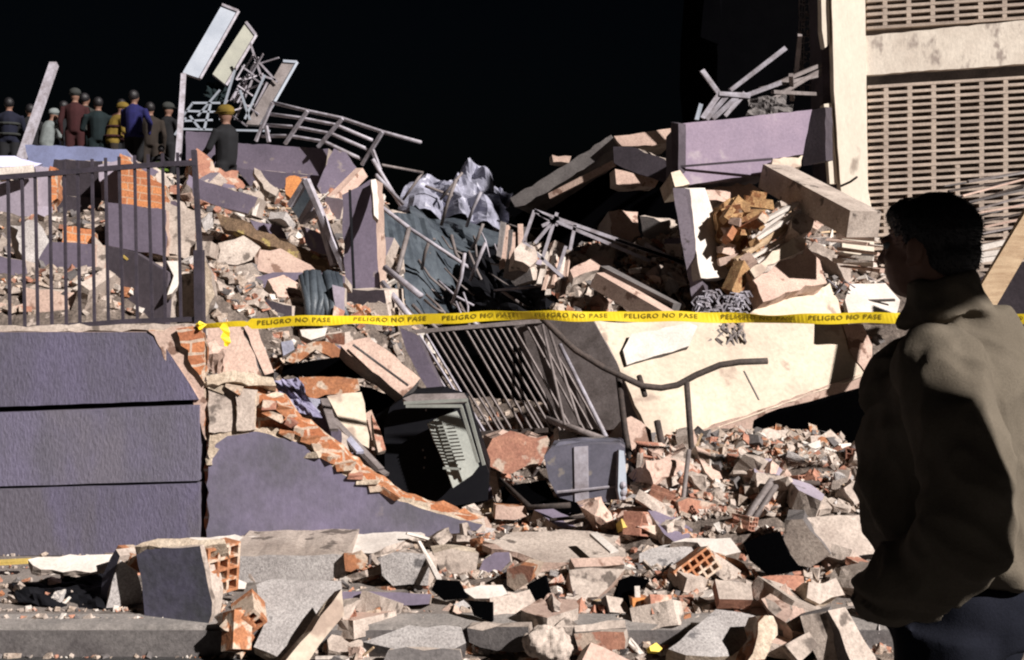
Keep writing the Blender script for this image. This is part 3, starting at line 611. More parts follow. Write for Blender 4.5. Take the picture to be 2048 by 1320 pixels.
# --- raised panels
def panel(label, poly, D, mt, n=(.25, -1, .25), edge='metal_pale'):
    t = thing('raised_panel', label, 'metal panel', P(*poly[0], D))
    slab('sheet', None, None, poly, D, n, .08, mt, edge, .002, .5, parent=t)
    k = len(poly); m_ = M(); nn = V(n).normalized(); A = P(*poly[0], D)
    for i in ((1, 2) if k == 4 else (1,)): m_.bar(onplane(*poly[i], A + nn * .01, nn), onplane(*poly[(i + 1) % k], A + nn * .01, nn), .04, .04)
    m_.link('rim', edge, t); return t
panel('tall bluish white metal panel tilted highest against the black sky', [(365, 145), (400, 157), (477, 22), (444, 9)], 17, 'metal_white')
panel('cream tilted metal panel, second of the raised panels', [(425, 148), (452, 170), (512, 70), (492, 44)], 17, 'metal_cream')
panel('narrow grey metal channel panel with a bright right edge, lowest raised panel', [(492, 248), (522, 250), (594, 124), (566, 122)], 16.6, 'metal_dim', edge='metal_white')
tr = thing('lattice_frame', 'tangled light metal lattice frame between the raised panels', 'metal frame', P(500, 240, 16.8)); rnd = random.Random(12)
for k in range(26):
    t = rnd.random(); u = 452 + t * 50 + rnd.uniform(-12, 14); v = 225 - t * 100 + rnd.uniform(-20, 20); L = rnd.uniform(20, 60); an = rnd.choice((-1.05, -1.05, -.3, .6))
    M().bar(P(u, v, 16.8 + rnd.uniform(-.2, .2)), P(u + L * math.cos(an), v + L * math.sin(an), 16.8 + rnd.uniform(-.2, .2)), .022, .022).link('lattice_bar', 'metal_pale', tr)
for a, b in (((500, 85), (525, 160)), ((505, 110), (555, 165)), ((520, 150), (552, 160)), ((470, 240), (505, 160)), ((535, 165), (510, 215))):
    M().bar(P(*a, 16.8), P(*b, 16.8), .03, .03).link('lattice_bar', 'metal_pale', tr)
cloth('tarpaulin', 'small teal cloth caught below the cream raised panel', 'cl_green', [(412, 160, 17.2), (458, 172, 17.2), (452, 205, 17), (405, 195, 17)], 17, (0, -1, 0), .1, (3, 2), 4, 10, cat='cloth')
bar('metal_post', 'slim upright grey post holding the highest raised panel', 'post', (367, 150, 16), (356, 330, 15), .075, .075, 'metal_pale')
bar('leaning_post', 'pale leaning square post at the upper left among the rescuers', 'post', (108, 128, 15), (38, 330, 14), .10, .09, 'metal_pale')
# --- right centre: roof frame
S('roof_beam', 'long dark ribbed roof beam rising to the ridge left of the lilac slab', BM, [(1020, 396), (1105, 345), (1222, 270), (1236, 292), (1120, 368), (1050, 410), (1030, 414)], 12.4, (-.25, -.9, .1), 2.6, 'concrete_dark', 'concrete_dark', jag=.015, drift=(.2, 1, -.05))
S('dark_interior_wall_shade', 'painted shade at the back of the roofed void', 'wall', [(1010, 420), (1230, 300), (1345, 300), (1400, 480), (1380, 560), (1120, 520)], 13.6, (-.3, -1, 0), .1, 'net_and_shade_black', 'net_and_shade_black', jag=.02, sub=.3)  # near-black backing stands in for the void's darkness
S('dark_interior_wall_shade', 'black shadowy wall added as shade in the hollow beneath the huge cream slab', 'wall', [(1380, 880), (1745, 770), (1900, 760), (1900, 900), (1600, 900), (1420, 900)], 8.35, (-.4, -.9, 0), .1, 'net_and_shade_black', 'net_and_shade_black', jag=.02, sub=.3)  # near-black panel added as the shade under the tilted slab
bar('roof_beam', 'thin pale underside batten below the dark roof beam', BM, (1100, 392, 12), (1228, 328, 11.8), .09, .06, 'concrete_pink', jit=.01)
S('roof_beam', 'tan horizontal beam joining the ridge to the lilac slab', BM, [(1228, 272), (1275, 266), (1346, 256), (1346, 284), (1290, 290), (1244, 292)], 12, (.1, -1, .2), 2.5, 'concrete_pink', jag=.02, drift=(0, 1, -.05))
S('roof_beam', 'dark sloping beam under the ridge pointing at the white column', BM, [(1226, 294), (1262, 294), (1330, 318), (1348, 370), (1318, 362), (1262, 342), (1228, 326)], 11.6, (-.35, -.9, 0), .3, 'paint_dark', jag=.015)
S('concrete_chunk', 'cream block tucked beneath the dark sloping beam', CS, [(1230, 338), (1250, 342), (1318, 360), (1310, 374), (1250, 374), (1232, 368)], 11.5, NS, .25, 'concrete_pink', 'concrete', jag=.015)
S('small_block', 'small tan block on the dark roof beam against the sky', RB, [(1104, 310), (1142, 312), (1138, 326), (1106, 324)], 12.6, NS, .15, 'concrete_pink', jag=.02)
S('parapet_slab', 'big lilac painted slab tipped on top of the right heap', CS, [(1356, 248), (1490, 234), (1624, 219), (1606, 309), (1546, 318), (1543, 346), (1450, 358), (1378, 370), (1356, 345)], 10.6, (.12, -1, .18), .45, 'paint_purple_lit', 'paint_dark', jag=.006)  # lilac here is the purple paint made paler for stronger light
S('parapet_end', 'dark left end face of the big lilac slab', CS, [(1342, 244), (1357, 247), (1357, 345), (1344, 336)], 10.55, (-.8, -.6, 0), .1, 'paint_dark', 'paint_dark', jag=.006)  # unlit end: shade put into a darker paint
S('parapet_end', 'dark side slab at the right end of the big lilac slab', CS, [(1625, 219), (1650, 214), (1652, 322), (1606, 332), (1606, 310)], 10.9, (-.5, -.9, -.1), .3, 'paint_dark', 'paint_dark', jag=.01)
bar('seam_strip', 'thin dark seam line along the lower edge of the lilac slab', 'strip', (1357, 333, 10.5), (1545, 318, 10.45), .014, .02, 'paint_dark')
S('concrete_chunk', 'cream broken corner under the right end of the lilac slab', CS, [(1546, 318), (1606, 311), (1602, 332), (1560, 342), (1544, 345)], 10.6, NB, .25, 'cream', 'cream_broken', jag=.015)
S('concrete_chunk', 'cream broken corner under the left end of the lilac slab', CS, [(1342, 345), (1360, 340), (1380, 368), (1350, 374)], 10.4, NB, .25, 'cream', 'cream_broken', jag=.015)
m_ = M(); A = P(1548, 352, 10.6); B = P(1728, 448, 9.2)
m_.bar(A, B, .30, .24, jit=.012); tag(m_.link('fallen_beam', 'concrete'), 'thick tan concrete beam sloping down to the cream column', 'beam')
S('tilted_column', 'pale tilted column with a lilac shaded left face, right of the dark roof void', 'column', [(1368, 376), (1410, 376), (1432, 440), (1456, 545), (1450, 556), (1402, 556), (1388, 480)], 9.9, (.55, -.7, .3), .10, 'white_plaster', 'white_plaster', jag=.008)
S('tilted_column', 'lilac grey shaded side of the pale tilted column', 'column', [(1346, 376), (1369, 376), (1389, 480), (1404, 556), (1412, 612), (1388, 616), (1366, 500)], 9.8, (-.42, -1, 0), .3, 'paint_pale', 'paint_dark', jag=.006)  # lilac tone carries the shade of this unlit side
S('brick_heap_piece', 'golden brown crumbling brick stack right of the pale tilted column', 'brick wall', [(1448, 404), (1470, 398), (1492, 420), (1510, 440), (1496, 470), (1482, 510), (1470, 530), (1448, 528), (1436, 480), (1434, 430)], 9.9, (.1, -1, .15), .4, 'brick_gold', 'brick_gold', jag=.05, sub=.04)
S('masonry_chunk', 'pinkish grey block behind the golden brick stack, under the lilac slab', WP, [(1400, 380), (1500, 366), (1522, 380), (1526, 410), (1470, 400), (1420, 400)], 10.6, NB, .3, 'concrete_pink', jag=.02)
for i, (a, b, w_) in enumerate((((1490, 400, 9.9), (1545, 408, 9.9), .09), ((1500, 392, 10), (1530, 396, 10), .08), ((1490, 425, 9.8), (1530, 430, 9.8), .07), ((1460, 585, 9.4), (1486, 530, 9.5), .12))):
    bar('brick', ['orange brick bar lying on top of the golden stack', 'small orange brick behind the top of the golden stack', 'dull orange brick at the right of the golden stack', 'upright orange tan brick pillar under the golden stack'][i], 'brick', a, b, w_, w_, 'brick_gold', jit=.015)
rnd = random.Random(44)
gb = thing('brick_pile', 'small golden bricks tumbled over the golden stack under the fan of laths', 'brick', P(1480, 520, 9.7))
for i in range(22):
    M().box(P(1446 + rnd.random() * 66, 400 + rnd.random() * 130, 9.78 + rnd.uniform(-.1, .1)), (rnd.uniform(.1, .24), .12, rnd.uniform(.05, .08)), Matrix.Rotation(rnd.uniform(-.9, .9), 3, 'Y') @ Matrix.Rotation(rnd.uniform(-.7, .7), 3, 'Z'), jit=.014).link('brick', rnd.choice(('brick_gold', 'brick_gold', 'concrete_pink', 'orange')), gb)
lab = ['upper white lath crossing the golden stack', 'second white lath below the uppermost one', 'third white lath, over the pinkish layered slab', 'long pale lath lying along the layered slab', 'short white lath ending at the cream lumps', 'dark edged lath between two white laths', 'lowest long pale lath of the fan', 'thin white lath near the pale lump']
for i, (a, b) in enumerate((((1500, 475), (1588, 410)), ((1512, 478), (1602, 420)), ((1470, 520), (1580, 455)), ((1480, 528), (1596, 462)), ((1530, 440), (1594, 406)), ((1490, 505), (1570, 450)), ((1498, 534), (1600, 470)), ((1510, 462), (1560, 425)))):
    bar('lath', lab[i], 'lath', (*a, 9.7), (*b, 9.9), .06, .03, 'white_plaster' if i % 3 != 2 else 'wood')
S('plaster_chunk', 'rounded pale lump at the top right of the fan of laths', RB, [(1588, 430), (1610, 424), (1628, 440), (1620, 462), (1600, 470), (1586, 456)], 9.8, NB, .25, 'concrete', jag=.03)
S('layered_slab', 'pinkish layered slab sheet curling above the big cream slab', CS, [(1494, 545), (1590, 478), (1612, 490), (1640, 520), (1654, 566), (1600, 580), (1545, 600), (1526, 604), (1515, 570)], 9.4, NB, .18, 'concrete_pink', 'concrete_pink', jag=.025)
S('plaster_chunk', 'bright plaster patch at the top edge of the layered slab', CS, [(1500, 540), (1592, 470), (1612, 478), (1610, 500), (1560, 520), (1510, 556)], 9.35, NB, .04, 'cream', jag=.02)
S('cream_slab', 'bright cream slab top sheet just above the tape', CS, [(1480, 640), (1526, 606), (1600, 588), (1660, 566), (1676, 600), (1684, 645), (1480, 650)], 9.2, (.3, -.7, .65), .2, 'cream', 'cream_broken', jag=.02)
# big cream slab
big = thing('tilted_floor_slab', 'huge bright cream slab tilted over the rubble below the tape', 'concrete slab', P(1400, 880, 7.6))
nb_ = (.22, -.74, .62)
slab('slab_face', None, None, [(1186, 640), (1240, 646), (1320, 640), (1500, 640), (1660, 636), (1682, 648), (1700, 700), (1735, 748), (1640, 782), (1520, 826), (1390, 872), (1312, 882), (1290, 850), (1262, 790), (1232, 720), (1204, 676)], 7.9, nb_, .10, 'cream', 'cream_broken', .012, .08, parent=big, uv=(1390, 872))
slab3('slab_edge', [(1392, 896, 7.93), (1742, 774, 8.69), (1737, 743, 8.655), (1385, 868, 7.89)], .22, 'concrete_pink', 'concrete_pink', .008, .07, big)
slab('slab_end', None, None, [(1684, 646), (1724, 640), (1744, 690), (1746, 745), (1734, 750), (1700, 702)], 7.885, nb_, .12, 'concrete_pink', 'concrete_pink', .012, .07, parent=big, uv=(1390, 872))
nn_ = V(nb_).normalized(); A_ = P(1390, 872, 7.9) + nn_ * .002; M().bar(onplane(1488, 742, A_, nn_), onplane(1518, 800, A_, nn_), .01, .008).link('seam', 'concrete_dark', big)
S('cream_slab', 'upper pale pink sheet resting on the huge cream slab', CS, [(1246, 700), (1262, 668), (1380, 646), (1394, 652), (1378, 692), (1254, 730)], 8.2, (.2, -.8, .6), .05, 'white_plaster', 'concrete_dark', jag=.01)
# stuff on top of the slab above tape
rnd = random.Random(21); m_ = M()
for k in range(60):
    u = 1388 + rnd.random() * 110; v = 640 + rnd.random() * 42 - (u - 1388) * .1; a = P(u, v, 8.5 + (680 - v) * .004)
    m_.tube([a, a + V((rnd.uniform(-.06, .06), -.02, -rnd.uniform(.02, .12)))], .009, 4)
tag(m_.link('torn_mesh', 'metal_dim'), 'small mat of dark torn wire mesh on top of the cream slab', 'wire mesh')
m_ = M()
for k in range(70):
    u = 1395 + rnd.random() * 100; v = 590 + rnd.random() * 48; a = P(u, v, 9.0 - (v - 590) * .006)
    pts = [a + V((math.cos(q * 1.05) * .05 * rnd.uniform(.5, 1), rnd.uniform(-.03, .03), math.sin(q * 1.05) * .05)) for q in range(5)]
    m_.tube(pts, .008, 4)
tag(m_.link('wire_tangle', 'metal_pale'), 'tangle of small grey wires just above the tape by the pale column foot', 'wire')
# --- truss in the right centre
tr2 = thing('steel_truss', 'light steel truss ladder sloping down in front of the dark roof void', 'truss', P(1200, 560, 10.4))
for a, b in (((1069, 421), (1374, 528)), ((1078, 428), (1300, 522)), ((1047, 484), (1069, 421)), ((1047, 484), (1132, 560)), ((1069, 421), (1116, 450)), ((1114, 425), (1084, 520)), ((1084, 452), (1118, 436)), ((1070, 486), (1112, 436)), ((1132, 492), (1116, 540)), ((1150, 450), (1140, 500)), ((1290, 488), (1372, 532)), ((1230, 480), (1366, 524))):
    M().bar(P(a[0], a[1], 10.4), P(b[0], b[1], 10.4), .04, .032).link('truss_bar', 'metal_pale', tr2)
S('concrete_chunk', 'pale rounded block hanging at the left end of the steel truss', RB, [(1028, 500), (1044, 484), (1070, 494), (1076, 520), (1060, 534), (1030, 520)], 10.3, NB, .25, 'concrete', jag=.02)
S('concrete_chunk', 'brown shaded block under the pale rounded one, central gap', RB, [(1012, 520), (1060, 534), (1066, 560), (1030, 572), (1006, 556)], 10.4, ND, .25, 'concrete_dark', jag=.03)
for i in range(7):
    bar('torn_strip', ORL[i] + ' torn vertical strip from the left at the right edge of the central gap', 'strip', (1006 + i * 7, 445 + (i * 37) % 30, 11), (996 + i * 9, 520 + (i * 53) % 36, 10.8), .05, .03, 'concrete_pink' if i % 2 else 'concrete_dark', group='torn strips at the right edge of the central gap', jit=.012)
for i in range(6):
    bar('torn_lath', ORL[i] + ' thin torn lath from the left hanging below the steel truss', 'lath', (1096 + i * 8, 500 + (i * 31) % 20, 10.6), (1078 + i * 9, 570 + (i * 41) % 30, 10.3), .045, .025, 'concrete_pink' if i % 2 else 'lath', group='thin laths hanging below the steel truss', jit=.01)
S('concrete_chunk', 'purple tinted flat slab piece on the pale heap under the truss', CS, [(1140, 540), (1190, 512), (1228, 518), (1226, 530), (1170, 546), (1146, 556)], 10.2, NU_, .1, 'concrete_pink', jag=.02)
for i, (a, b) in enumerate((((1196, 560, 9.9), (1335, 640, 9.4)), ((1206, 545, 10), (1350, 622, 9.6)))):
    bar('fallen_beam', ['pale lower beam sloping down to the tape below the truss', 'darker upper beam sloping down below the truss'][i], BM, a, b, .16, .14, ('concrete_pink', 'concrete_dark')[i], jit=.012)
S('concrete_chunk', 'striped pinkish block inside the dark roof void', RB, [(1216, 422), (1276, 424), (1280, 470), (1262, 482), (1222, 470)], 12, NB, .3, 'concrete_pink', jag=.04)
S('concrete_chunk', 'dim block at the right inside the dark roof void', RB, [(1280, 430), (1336, 440), (1340, 480), (1288, 478)], 12.2, ND, .3, 'concrete_dark', jag=.04)
# --- dark upright sheets with bars in the middle
S('dark_sheet_or_shade', 'tall dark metal sheet leaning behind the steel grille, left of the cream slab', 'metal sheet', [(1020, 640), (1186, 640), (1232, 722), (1290, 850), (1215, 860), (1120, 850), (1060, 740)], 8.7, (-.5, -.85, .25), .03, 'metal_dim', 'metal_dim', jag=.004)
S('grille_frame', 'purple grey flat frame edge left of the steel grille', 'frame', [(800, 656), (834, 672), (890, 790), (868, 796), (838, 752), (812, 700)], 8.3, (-.2, -1, .1), .08, 'paint_purple', 'paint_dark', jag=.006)
S('dark_sheet_or_shade', 'black sheet lying as added shade in the hollow behind the upper half of the steel grille', 'sheet', [(846, 668), (1080, 645), (1150, 770), (1120, 800), (930, 790)], 9.3, (-.5, -.8, .2), .05, 'net_and_shade_black', 'net_and_shade_black', jag=.03)  # black panel added as shade between the upper grille bars
gr = thing('steel_grille', 'leaning steel security grille of parallel slanted bars below the tape', 'grille', P(960, 870, 8))
for k in range(21):
    u0 = 826 + k * 13.2; v0 = 672 - k * 1.6; u1 = u0 + 120 + math.sin(k * 2.1) * 3; v1 = 866 - k * .4
    if k in (7, 16): continue
    M().bar(P(u0, v0, 8.6), P(u1, v1, 8.05), .014, .014).link('grille_bar', 'metal_pale' if k < 3 else 'metal_dim', gr)
M().bar(P(938, 868, 8.03), P(1096, 860, 7.98), .03, .03).link('bottom_rail', 'rebar', gr)
M().bar(P(822, 664, 8.62), P(1100, 640, 8.55), .03, .03).link('top_rail', 'metal_dim', gr)
for i, (a, b, r_) in enumerate((((1120, 690), (1215, 880), .018), ((1095, 650), (1160, 850), .012), ((1060, 826), (1210, 880), .028), ((1085, 650), (1130, 850), .012))):
    rod('bent_bar', ['long slanted pale rod in front of the dark sheet', 'thin rod on the dark sheet, left of the long one', 'short grey bar lying across the foot of the grille', 'faint thin rod at the left of the dark sheet'][i], 'metal bar', [(*a, 8.3), (*b, 7.6)], r_, 'metal_dim' if i != 0 else 'metal_pale')
# --- bent handrail in front
hr = thing('bent_handrail', 'dark bent handrail with one upright leg in front of the cream slab', 'handrail', P(1388, 980, 6.9))
pts = [(1084, 636), (1112, 664), (1150, 700), (1205, 734), (1285, 772), (1322, 776), (1355, 770), (1392, 750), (1440, 730), (1480, 724), (1535, 722)]
M().tube([P(u, v, 7.1) for u, v in pts], .021, 8).link('rail', 'rebar', hr, smooth=True)
M().tube([P(1373, 762, 7.1), P(1380, 860, 7.05), P(1390, 985, 6.95)], .019, 8).link('leg', 'rebar', hr, smooth=True)
for i, (a, b, c, r_) in enumerate((((1236, 745, 7.2), (1250, 860, 7.0), (1268, 960, 6.8), .02), ((1314, 842, 7.1), (1326, 900, 7), (1336, 960, 6.9), .022), ((1278, 752, 7.2), (1284, 772, 7.15), (1290, 792, 7.1), .018), ((1262, 935, 6.9), (1290, 970, 6.85), (1318, 1006, 6.8), .014),
        ((1372, 1060, 6.4), (1366, 1000, 6.5), (1378, 900, 6.7), .014), ((1240, 1010, 6.8), (1350, 990, 6.7), (1440, 978, 6.7), .014), ((1440, 972, 6.8), (1530, 964, 6.75), (1640, 966, 6.7), .016), ((1480, 1060, 6.3), (1510, 1010, 6.4), (1545, 960, 6.5), .022), ((1492, 1062, 6.3), (1530, 1005, 6.4), (1556, 965, 6.5), .018),
        ((1000, 960, 7), (1060, 1015, 6.6), (1140, 1010, 6.5), .018), ((1100, 1040, 6.5), (1200, 1030, 6.6), (1240, 1010, 6.6), .012))):
    rod('reinforcing_bar', ['dark upright bar between the grille and the cream slab', 'short dark upright stub left of the handrail leg', 'tiny dark stub hanging from the handrail bend', 'pale thin bar slanting right of the grey appliance', 'grey thin rod leaning beside the handrail leg',
        'rusty wire running right from the grey appliance foot', 'dark straight bar lying over the rubble right of the handrail leg', 'grey leaning pipe in the right rubble', 'thinner grey pipe beside the leaning one', 'dark curved bar left of the grey appliance', 'thin dark wire under the grey appliance'][i], 'metal bar', [a, b, c], r_, 'rebar' if i in (0, 1, 2, 5, 6, 9, 10) else 'metal_dim')

rnd = random.Random(91)
for i in range(34):
    u = 790 + rnd.random() * 220; v = 400 + rnd.random() * 230; L = rnd.uniform(30, 110); an = rnd.choice((.6, .75, .5, -1.2, 1.3, .1)) + rnd.uniform(-.2, .2); D = 13.2 - (v - 400) * .014 + rnd.uniform(-.4, .1)
    mid = (u + L * .5 * math.cos(an) + rnd.uniform(-6, 6), v + L * .5 * math.sin(an) + rnd.uniform(-6, 6), D - .1)
    mt_ = rnd.choice(('metal_dim', 'metal_dim', 'metal_pale')); lw = '%s %s metal strand %s the %s of the central gap' % ('long' if L > 75 else 'short' if L < 50 else 'bent', 'pale' if mt_ == 'metal_pale' else 'dark', ('rising to', 'leaning at', 'lying across', 'tangled in')[i % 4], ('upper left', 'upper right', 'lower left', 'lower right')[(u > 900) + 2 * (v > 515)])
    rod('twisted_metal', lw, 'metal bar', [(u, v, D), mid, (u + L * math.cos(an), v + L * math.sin(an), D - .15)], rnd.uniform(.008, .02), mt_, group='twisted strands in the central gap')
# ================================================================= LEFT CENTRE, BELOW THE TAPE
S('tan_slab', 'tall smooth tan slab piece standing above the brick core, right of the fence post', CS, [(415, 653), (480, 653), (500, 690), (523, 752), (418, 754)], 6.9, (.12, -.9, .4), .12, 'concrete_pink', 'concrete_dark', jag=.01)
S('tan_slab', 'narrow tan slab strip beside the tall tan slab', CS, [(486, 653), (516, 658), (532, 700), (548, 745), (530, 750), (512, 712)], 6.95, (.2, -.9, .4), .12, 'concrete_pink', 'concrete_dark', jag=.01)
S('brick_tile', 'arched orange brick slab above the dark hollow', 'brick', [(582, 708), (604, 694), (628, 682), (664, 686), (684, 700), (694, 724), (664, 716), (632, 700), (600, 722), (570, 722)], 7.4, NS, .15, 'orange', 'orange', jag=.015, sub=.04)
S('plaster_chunk', 'white torn plaster piece just under the tape left of the tan beam', RB, [(600, 660), (655, 655), (650, 672), (622, 680), (604, 672)], 7.6, NB, .06, 'white_plaster', jag=.02)
S('plaster_chunk', 'lavender white scrap at the left of the arched brick slab', RB, [(562, 684), (586, 680), (590, 700), (566, 712)], 7.5, NB, .05, 'tarp_white', jag=.02)
S('dark_scrap_or_shade', 'dark brown brick shard beneath the tape', RB, [(648, 668), (690, 664), (690, 690), (660, 684)], 7.7, ND, .1, 'brick_pink', jag=.02)
S('tan_beam', 'broad tan beam with a groove sloping to the black appliance', BM, [(682, 692), (706, 680), (736, 674), (790, 712), (840, 756), (806, 792), (760, 752), (716, 722)], 7.1, (.2, -.8, .5), .16, 'concrete_pink', 'concrete_dark', jag=.012)
bar('groove', 'thin dark groove line on the broad tan beam', 'strip', (706, 690, 7.06), (816, 770, 6.93), .01, .012, 'concrete_dark')
S('ribbed_tile', 'orange ribbed clay block face left of the black appliance', 'brick', [(598, 754), (660, 754), (716, 758), (720, 782), (690, 790), (650, 790), (626, 800), (606, 786)], 7.0, NS, .12, 'orange', 'orange', jag=.012, sub=.04)
S('white_board', 'bright cream board piece under the ribbed clay block', 'board', [(654, 792), (690, 786), (724, 784), (732, 830), (738, 896), (706, 880), (684, 850), (668, 818)], 6.9, NB, .05, 'cream', 'cream_broken', jag=.012)
S('white_board', 'lilac white board piece left of the bright cream board', 'board', [(612, 794), (652, 800), (655, 850), (644, 872), (626, 845)], 6.95, (.2, -.9, .3), .04, 'tarp_white', 'concrete', jag=.015)
cloth('crumpled_cloth', 'lavender crumpled cloth draped on the broken brick edge', 'cloth_lavender', [(540, 762, 6.7), (600, 758, 6.75), (640, 838, 6.65), (588, 822, 6.6)], 6.7, (.1, -.9, .3), .05, (4, 3), 15, 14, cat='cloth')
for i, (a, b) in enumerate((((640, 812), (760, 940)), ((650, 862), (772, 950)), ((664, 838), (720, 905)), ((648, 800), (668, 860)))):
    bar('metal_strip', ['long dark blue metal strip down to the black appliance', 'second dark metal strip below the long one', 'short pale strip between the metal strips', 'small dark strip on the lilac board'][i], 'metal strip', (*a, 6.85), (*b, 6.6), .05, .02, 'metal_dim' if i != 2 else 'tarp_white')
S('tan_board', 'brown grooved board right of the cream board', 'board', [(722, 832), (742, 820), (758, 860), (768, 902), (742, 900), (732, 872)], 6.95, (.1, -.9, .2), .05, 'concrete_pink', 'rust_wood', jag=.01)
S('tan_board', 'narrow pink board next to the black appliance', 'board', [(744, 828), (762, 860), (772, 900), (756, 905), (748, 870)], 6.9, NB, .04, 'brick_pink', jag=.012)
# --- black appliance (open fronted)
ap = thing('open_appliance', 'black open fronted household appliance with a pale ribbed inner panel', 'appliance', P(870, 1005, 6.7))
def pp(l, D): return [P(u, v, D) for u, v in l]
body_f = pp([(768, 850), (780, 815), (806, 796), (880, 790), (930, 806), (978, 948), (976, 1000), (900, 1014), (820, 1004), (790, 985), (770, 940)], 6.95)
m_ = slabmesh(body_f, V((0, -1, 0)), .45, .002, .3); m_.link('body', ['black', 'black'], ap)
slab('back_shell', None, None, [(752, 830), (800, 800), (812, 990), (785, 984), (756, 950)], 7.15, (-.6, -1, 0), .3, 'black', 'black', .01, .1, parent=ap)
slab('top_plate', None, None, [(806, 797), (826, 788), (928, 786), (936, 798), (880, 801), (815, 804)], 6.8, (.1, -.6, .9), .03, 'metal_dim', 'metal_dim', .002, .2, parent=ap)
m_ = M()
for a, b in (((808, 806), (936, 800)), ((932, 800), (968, 930)), ((922, 812), (956, 925)), ((812, 812), (924, 812))): m_.bar(P(*a, 6.66), P(*b, 6.64), .014, .018)
m_.link('door_frame', 'liner', ap)
inner = [(856, 846), (884, 832), (914, 822), (928, 850), (958, 932), (944, 950), (906, 976), (890, 930), (868, 880)]
slab('inner_panel', None, None, inner, 6.78, (.25, -1, .2), .03, 'liner', 'liner', .002, .2, parent=ap)
m_ = M()
for k in range(11):
    v = 852 + k * 7; u = 874 + k * 2.2; m_.bar(P(u, v, 6.735), P(u + 34, v - 3, 6.735), .008, .007)
m_.bar(P(886, 936, 6.72), P(922, 938, 6.72), .012, .012)
m_.link('ribs', 'liner', ap)
m_ = M()
for (u, v) in ((852, 820), (846, 900), (850, 915), (848, 935)): M().ellip(P(u, v, 6.93), (.006, .004, .008), seg=8, rings=5).link('fixing', 'metal_dim', ap)
# --- grey appliance
ga = thing('grey_appliance', 'boxy grey appliance lying tipped with a pale vertical strip and thin bar', 'appliance', P(1170, 1000, 6.7))
front = [(1088, 912), (1102, 895), (1160, 888), (1240, 889), (1250, 896), (1252, 990), (1242, 1004), (1150, 1004), (1116, 994), (1098, 960)]
slab('casing', None, None, front, 6.75, (-.1, -1, .05), .35, 'appliance_grey', 'appliance_grey', .001, .2, parent=ga)
slab('top_panel', None, None, [(1104, 897), (1118, 884), (1170, 876), (1226, 880), (1234, 891), (1160, 890)], 6.76, (.1, -.5, .8), .02, 'appliance_grey', 'appliance_grey', .001, .2, parent=ga)
slab('front_strip', None, None, [(1148, 894), (1176, 892), (1178, 1004), (1150, 1004)], 6.725, (-.1, -1, .05), .012, 'metal_pale', 'metal_pale', .001, .2, parent=ga)
slab('side_edge', None, None, [(1238, 900), (1250, 902), (1254, 985), (1240, 1000), (1236, 980)], 6.68, (.6, -.8, .1), .02, 'metal_white', 'metal_pale', .001, .2, parent=ga)
M().tube(pp([(1114, 984), (1180, 978), (1250, 970)], 6.70), .009, 6).link('thin_bar', 'metal_pale', ga)
for v in (970, 986, 998): M().ellip(P(1246, v, 6.66), (.022, .02, .022), seg=8, rings=6).link('foot', 'metal_pale', ga)
# --- rubble around the appliances
S('concrete_chunk', 'rose coloured crushed wall piece between the two appliances', RB, [(968, 900), (985, 876), (1040, 868), (1090, 872), (1094, 905), (1082, 922), (1040, 935), (990, 942), (972, 930)], 7.4, NS, .4, 'brick_pink', 'concrete_pink', jag=.05, sub=.05)
S('concrete_chunk', 'pink angular chunk leaning right of the grey appliance', RB, [(1242, 842), (1262, 832), (1300, 860), (1305, 890), (1285, 912), (1262, 900)], 7.1, NB, .25, 'concrete_pink', jag=.02)
S('concrete_chunk', 'pink square block below the angular chunk, right of the grey appliance', RB, [(1254, 896), (1272, 884), (1304, 905), (1300, 932), (1284, 940)], 7.0, NB, .2, 'brick_pink', jag=.015)
S('concrete_chunk', 'long pinkish slab piece right of the handrail leg', RB, [(1392, 892), (1418, 905), (1470, 965), (1470, 980), (1448, 986), (1412, 945)], 6.9, NB, .12, 'concrete_pink', jag=.015)
S('clay_tile', 'bright orange clay tile lying in the right rubble', 'tile', [(1454, 942), (1470, 930), (1516, 920), (1524, 928), (1520, 942), (1472, 956)], 6.85, NB, .05, 'orange_bright', 'orange', jag=.006)
S('wood_piece', 'yellowish board scrap on the right rubble by the man', 'board', [(1590, 956), (1640, 948), (1680, 958), (1660, 970), (1600, 968)], 7.1, NU_, .04, 'yellow_dull', jag=.008)
S('plaster_chunk', 'bright white plaster slab near the man, upper right of the rubble', RB, [(1676, 888), (1700, 886), (1724, 900), (1724, 926), (1704, 914)], 7.3, NB, .06, 'white_plaster', jag=.012)
S('plaster_chunk', 'jagged pale plaster mass at the foot of the cream slab', RB, [(1430, 890), (1480, 872), (1540, 858), (1580, 862), (1592, 885), (1590, 920), (1560, 945), (1520, 930), (1480, 905)], 7.35, NB, .3, 'concrete', 'cream_broken', jag=.06, sub=.05)
S('concrete_chunk', 'grey pink boulder at the dark hollow below the cream slab', RB, [(1620, 870), (1660, 860), (1684, 880), (1690, 910), (1650, 925), (1626, 905)], 7.5, NB, .3, 'concrete', jag=.03)
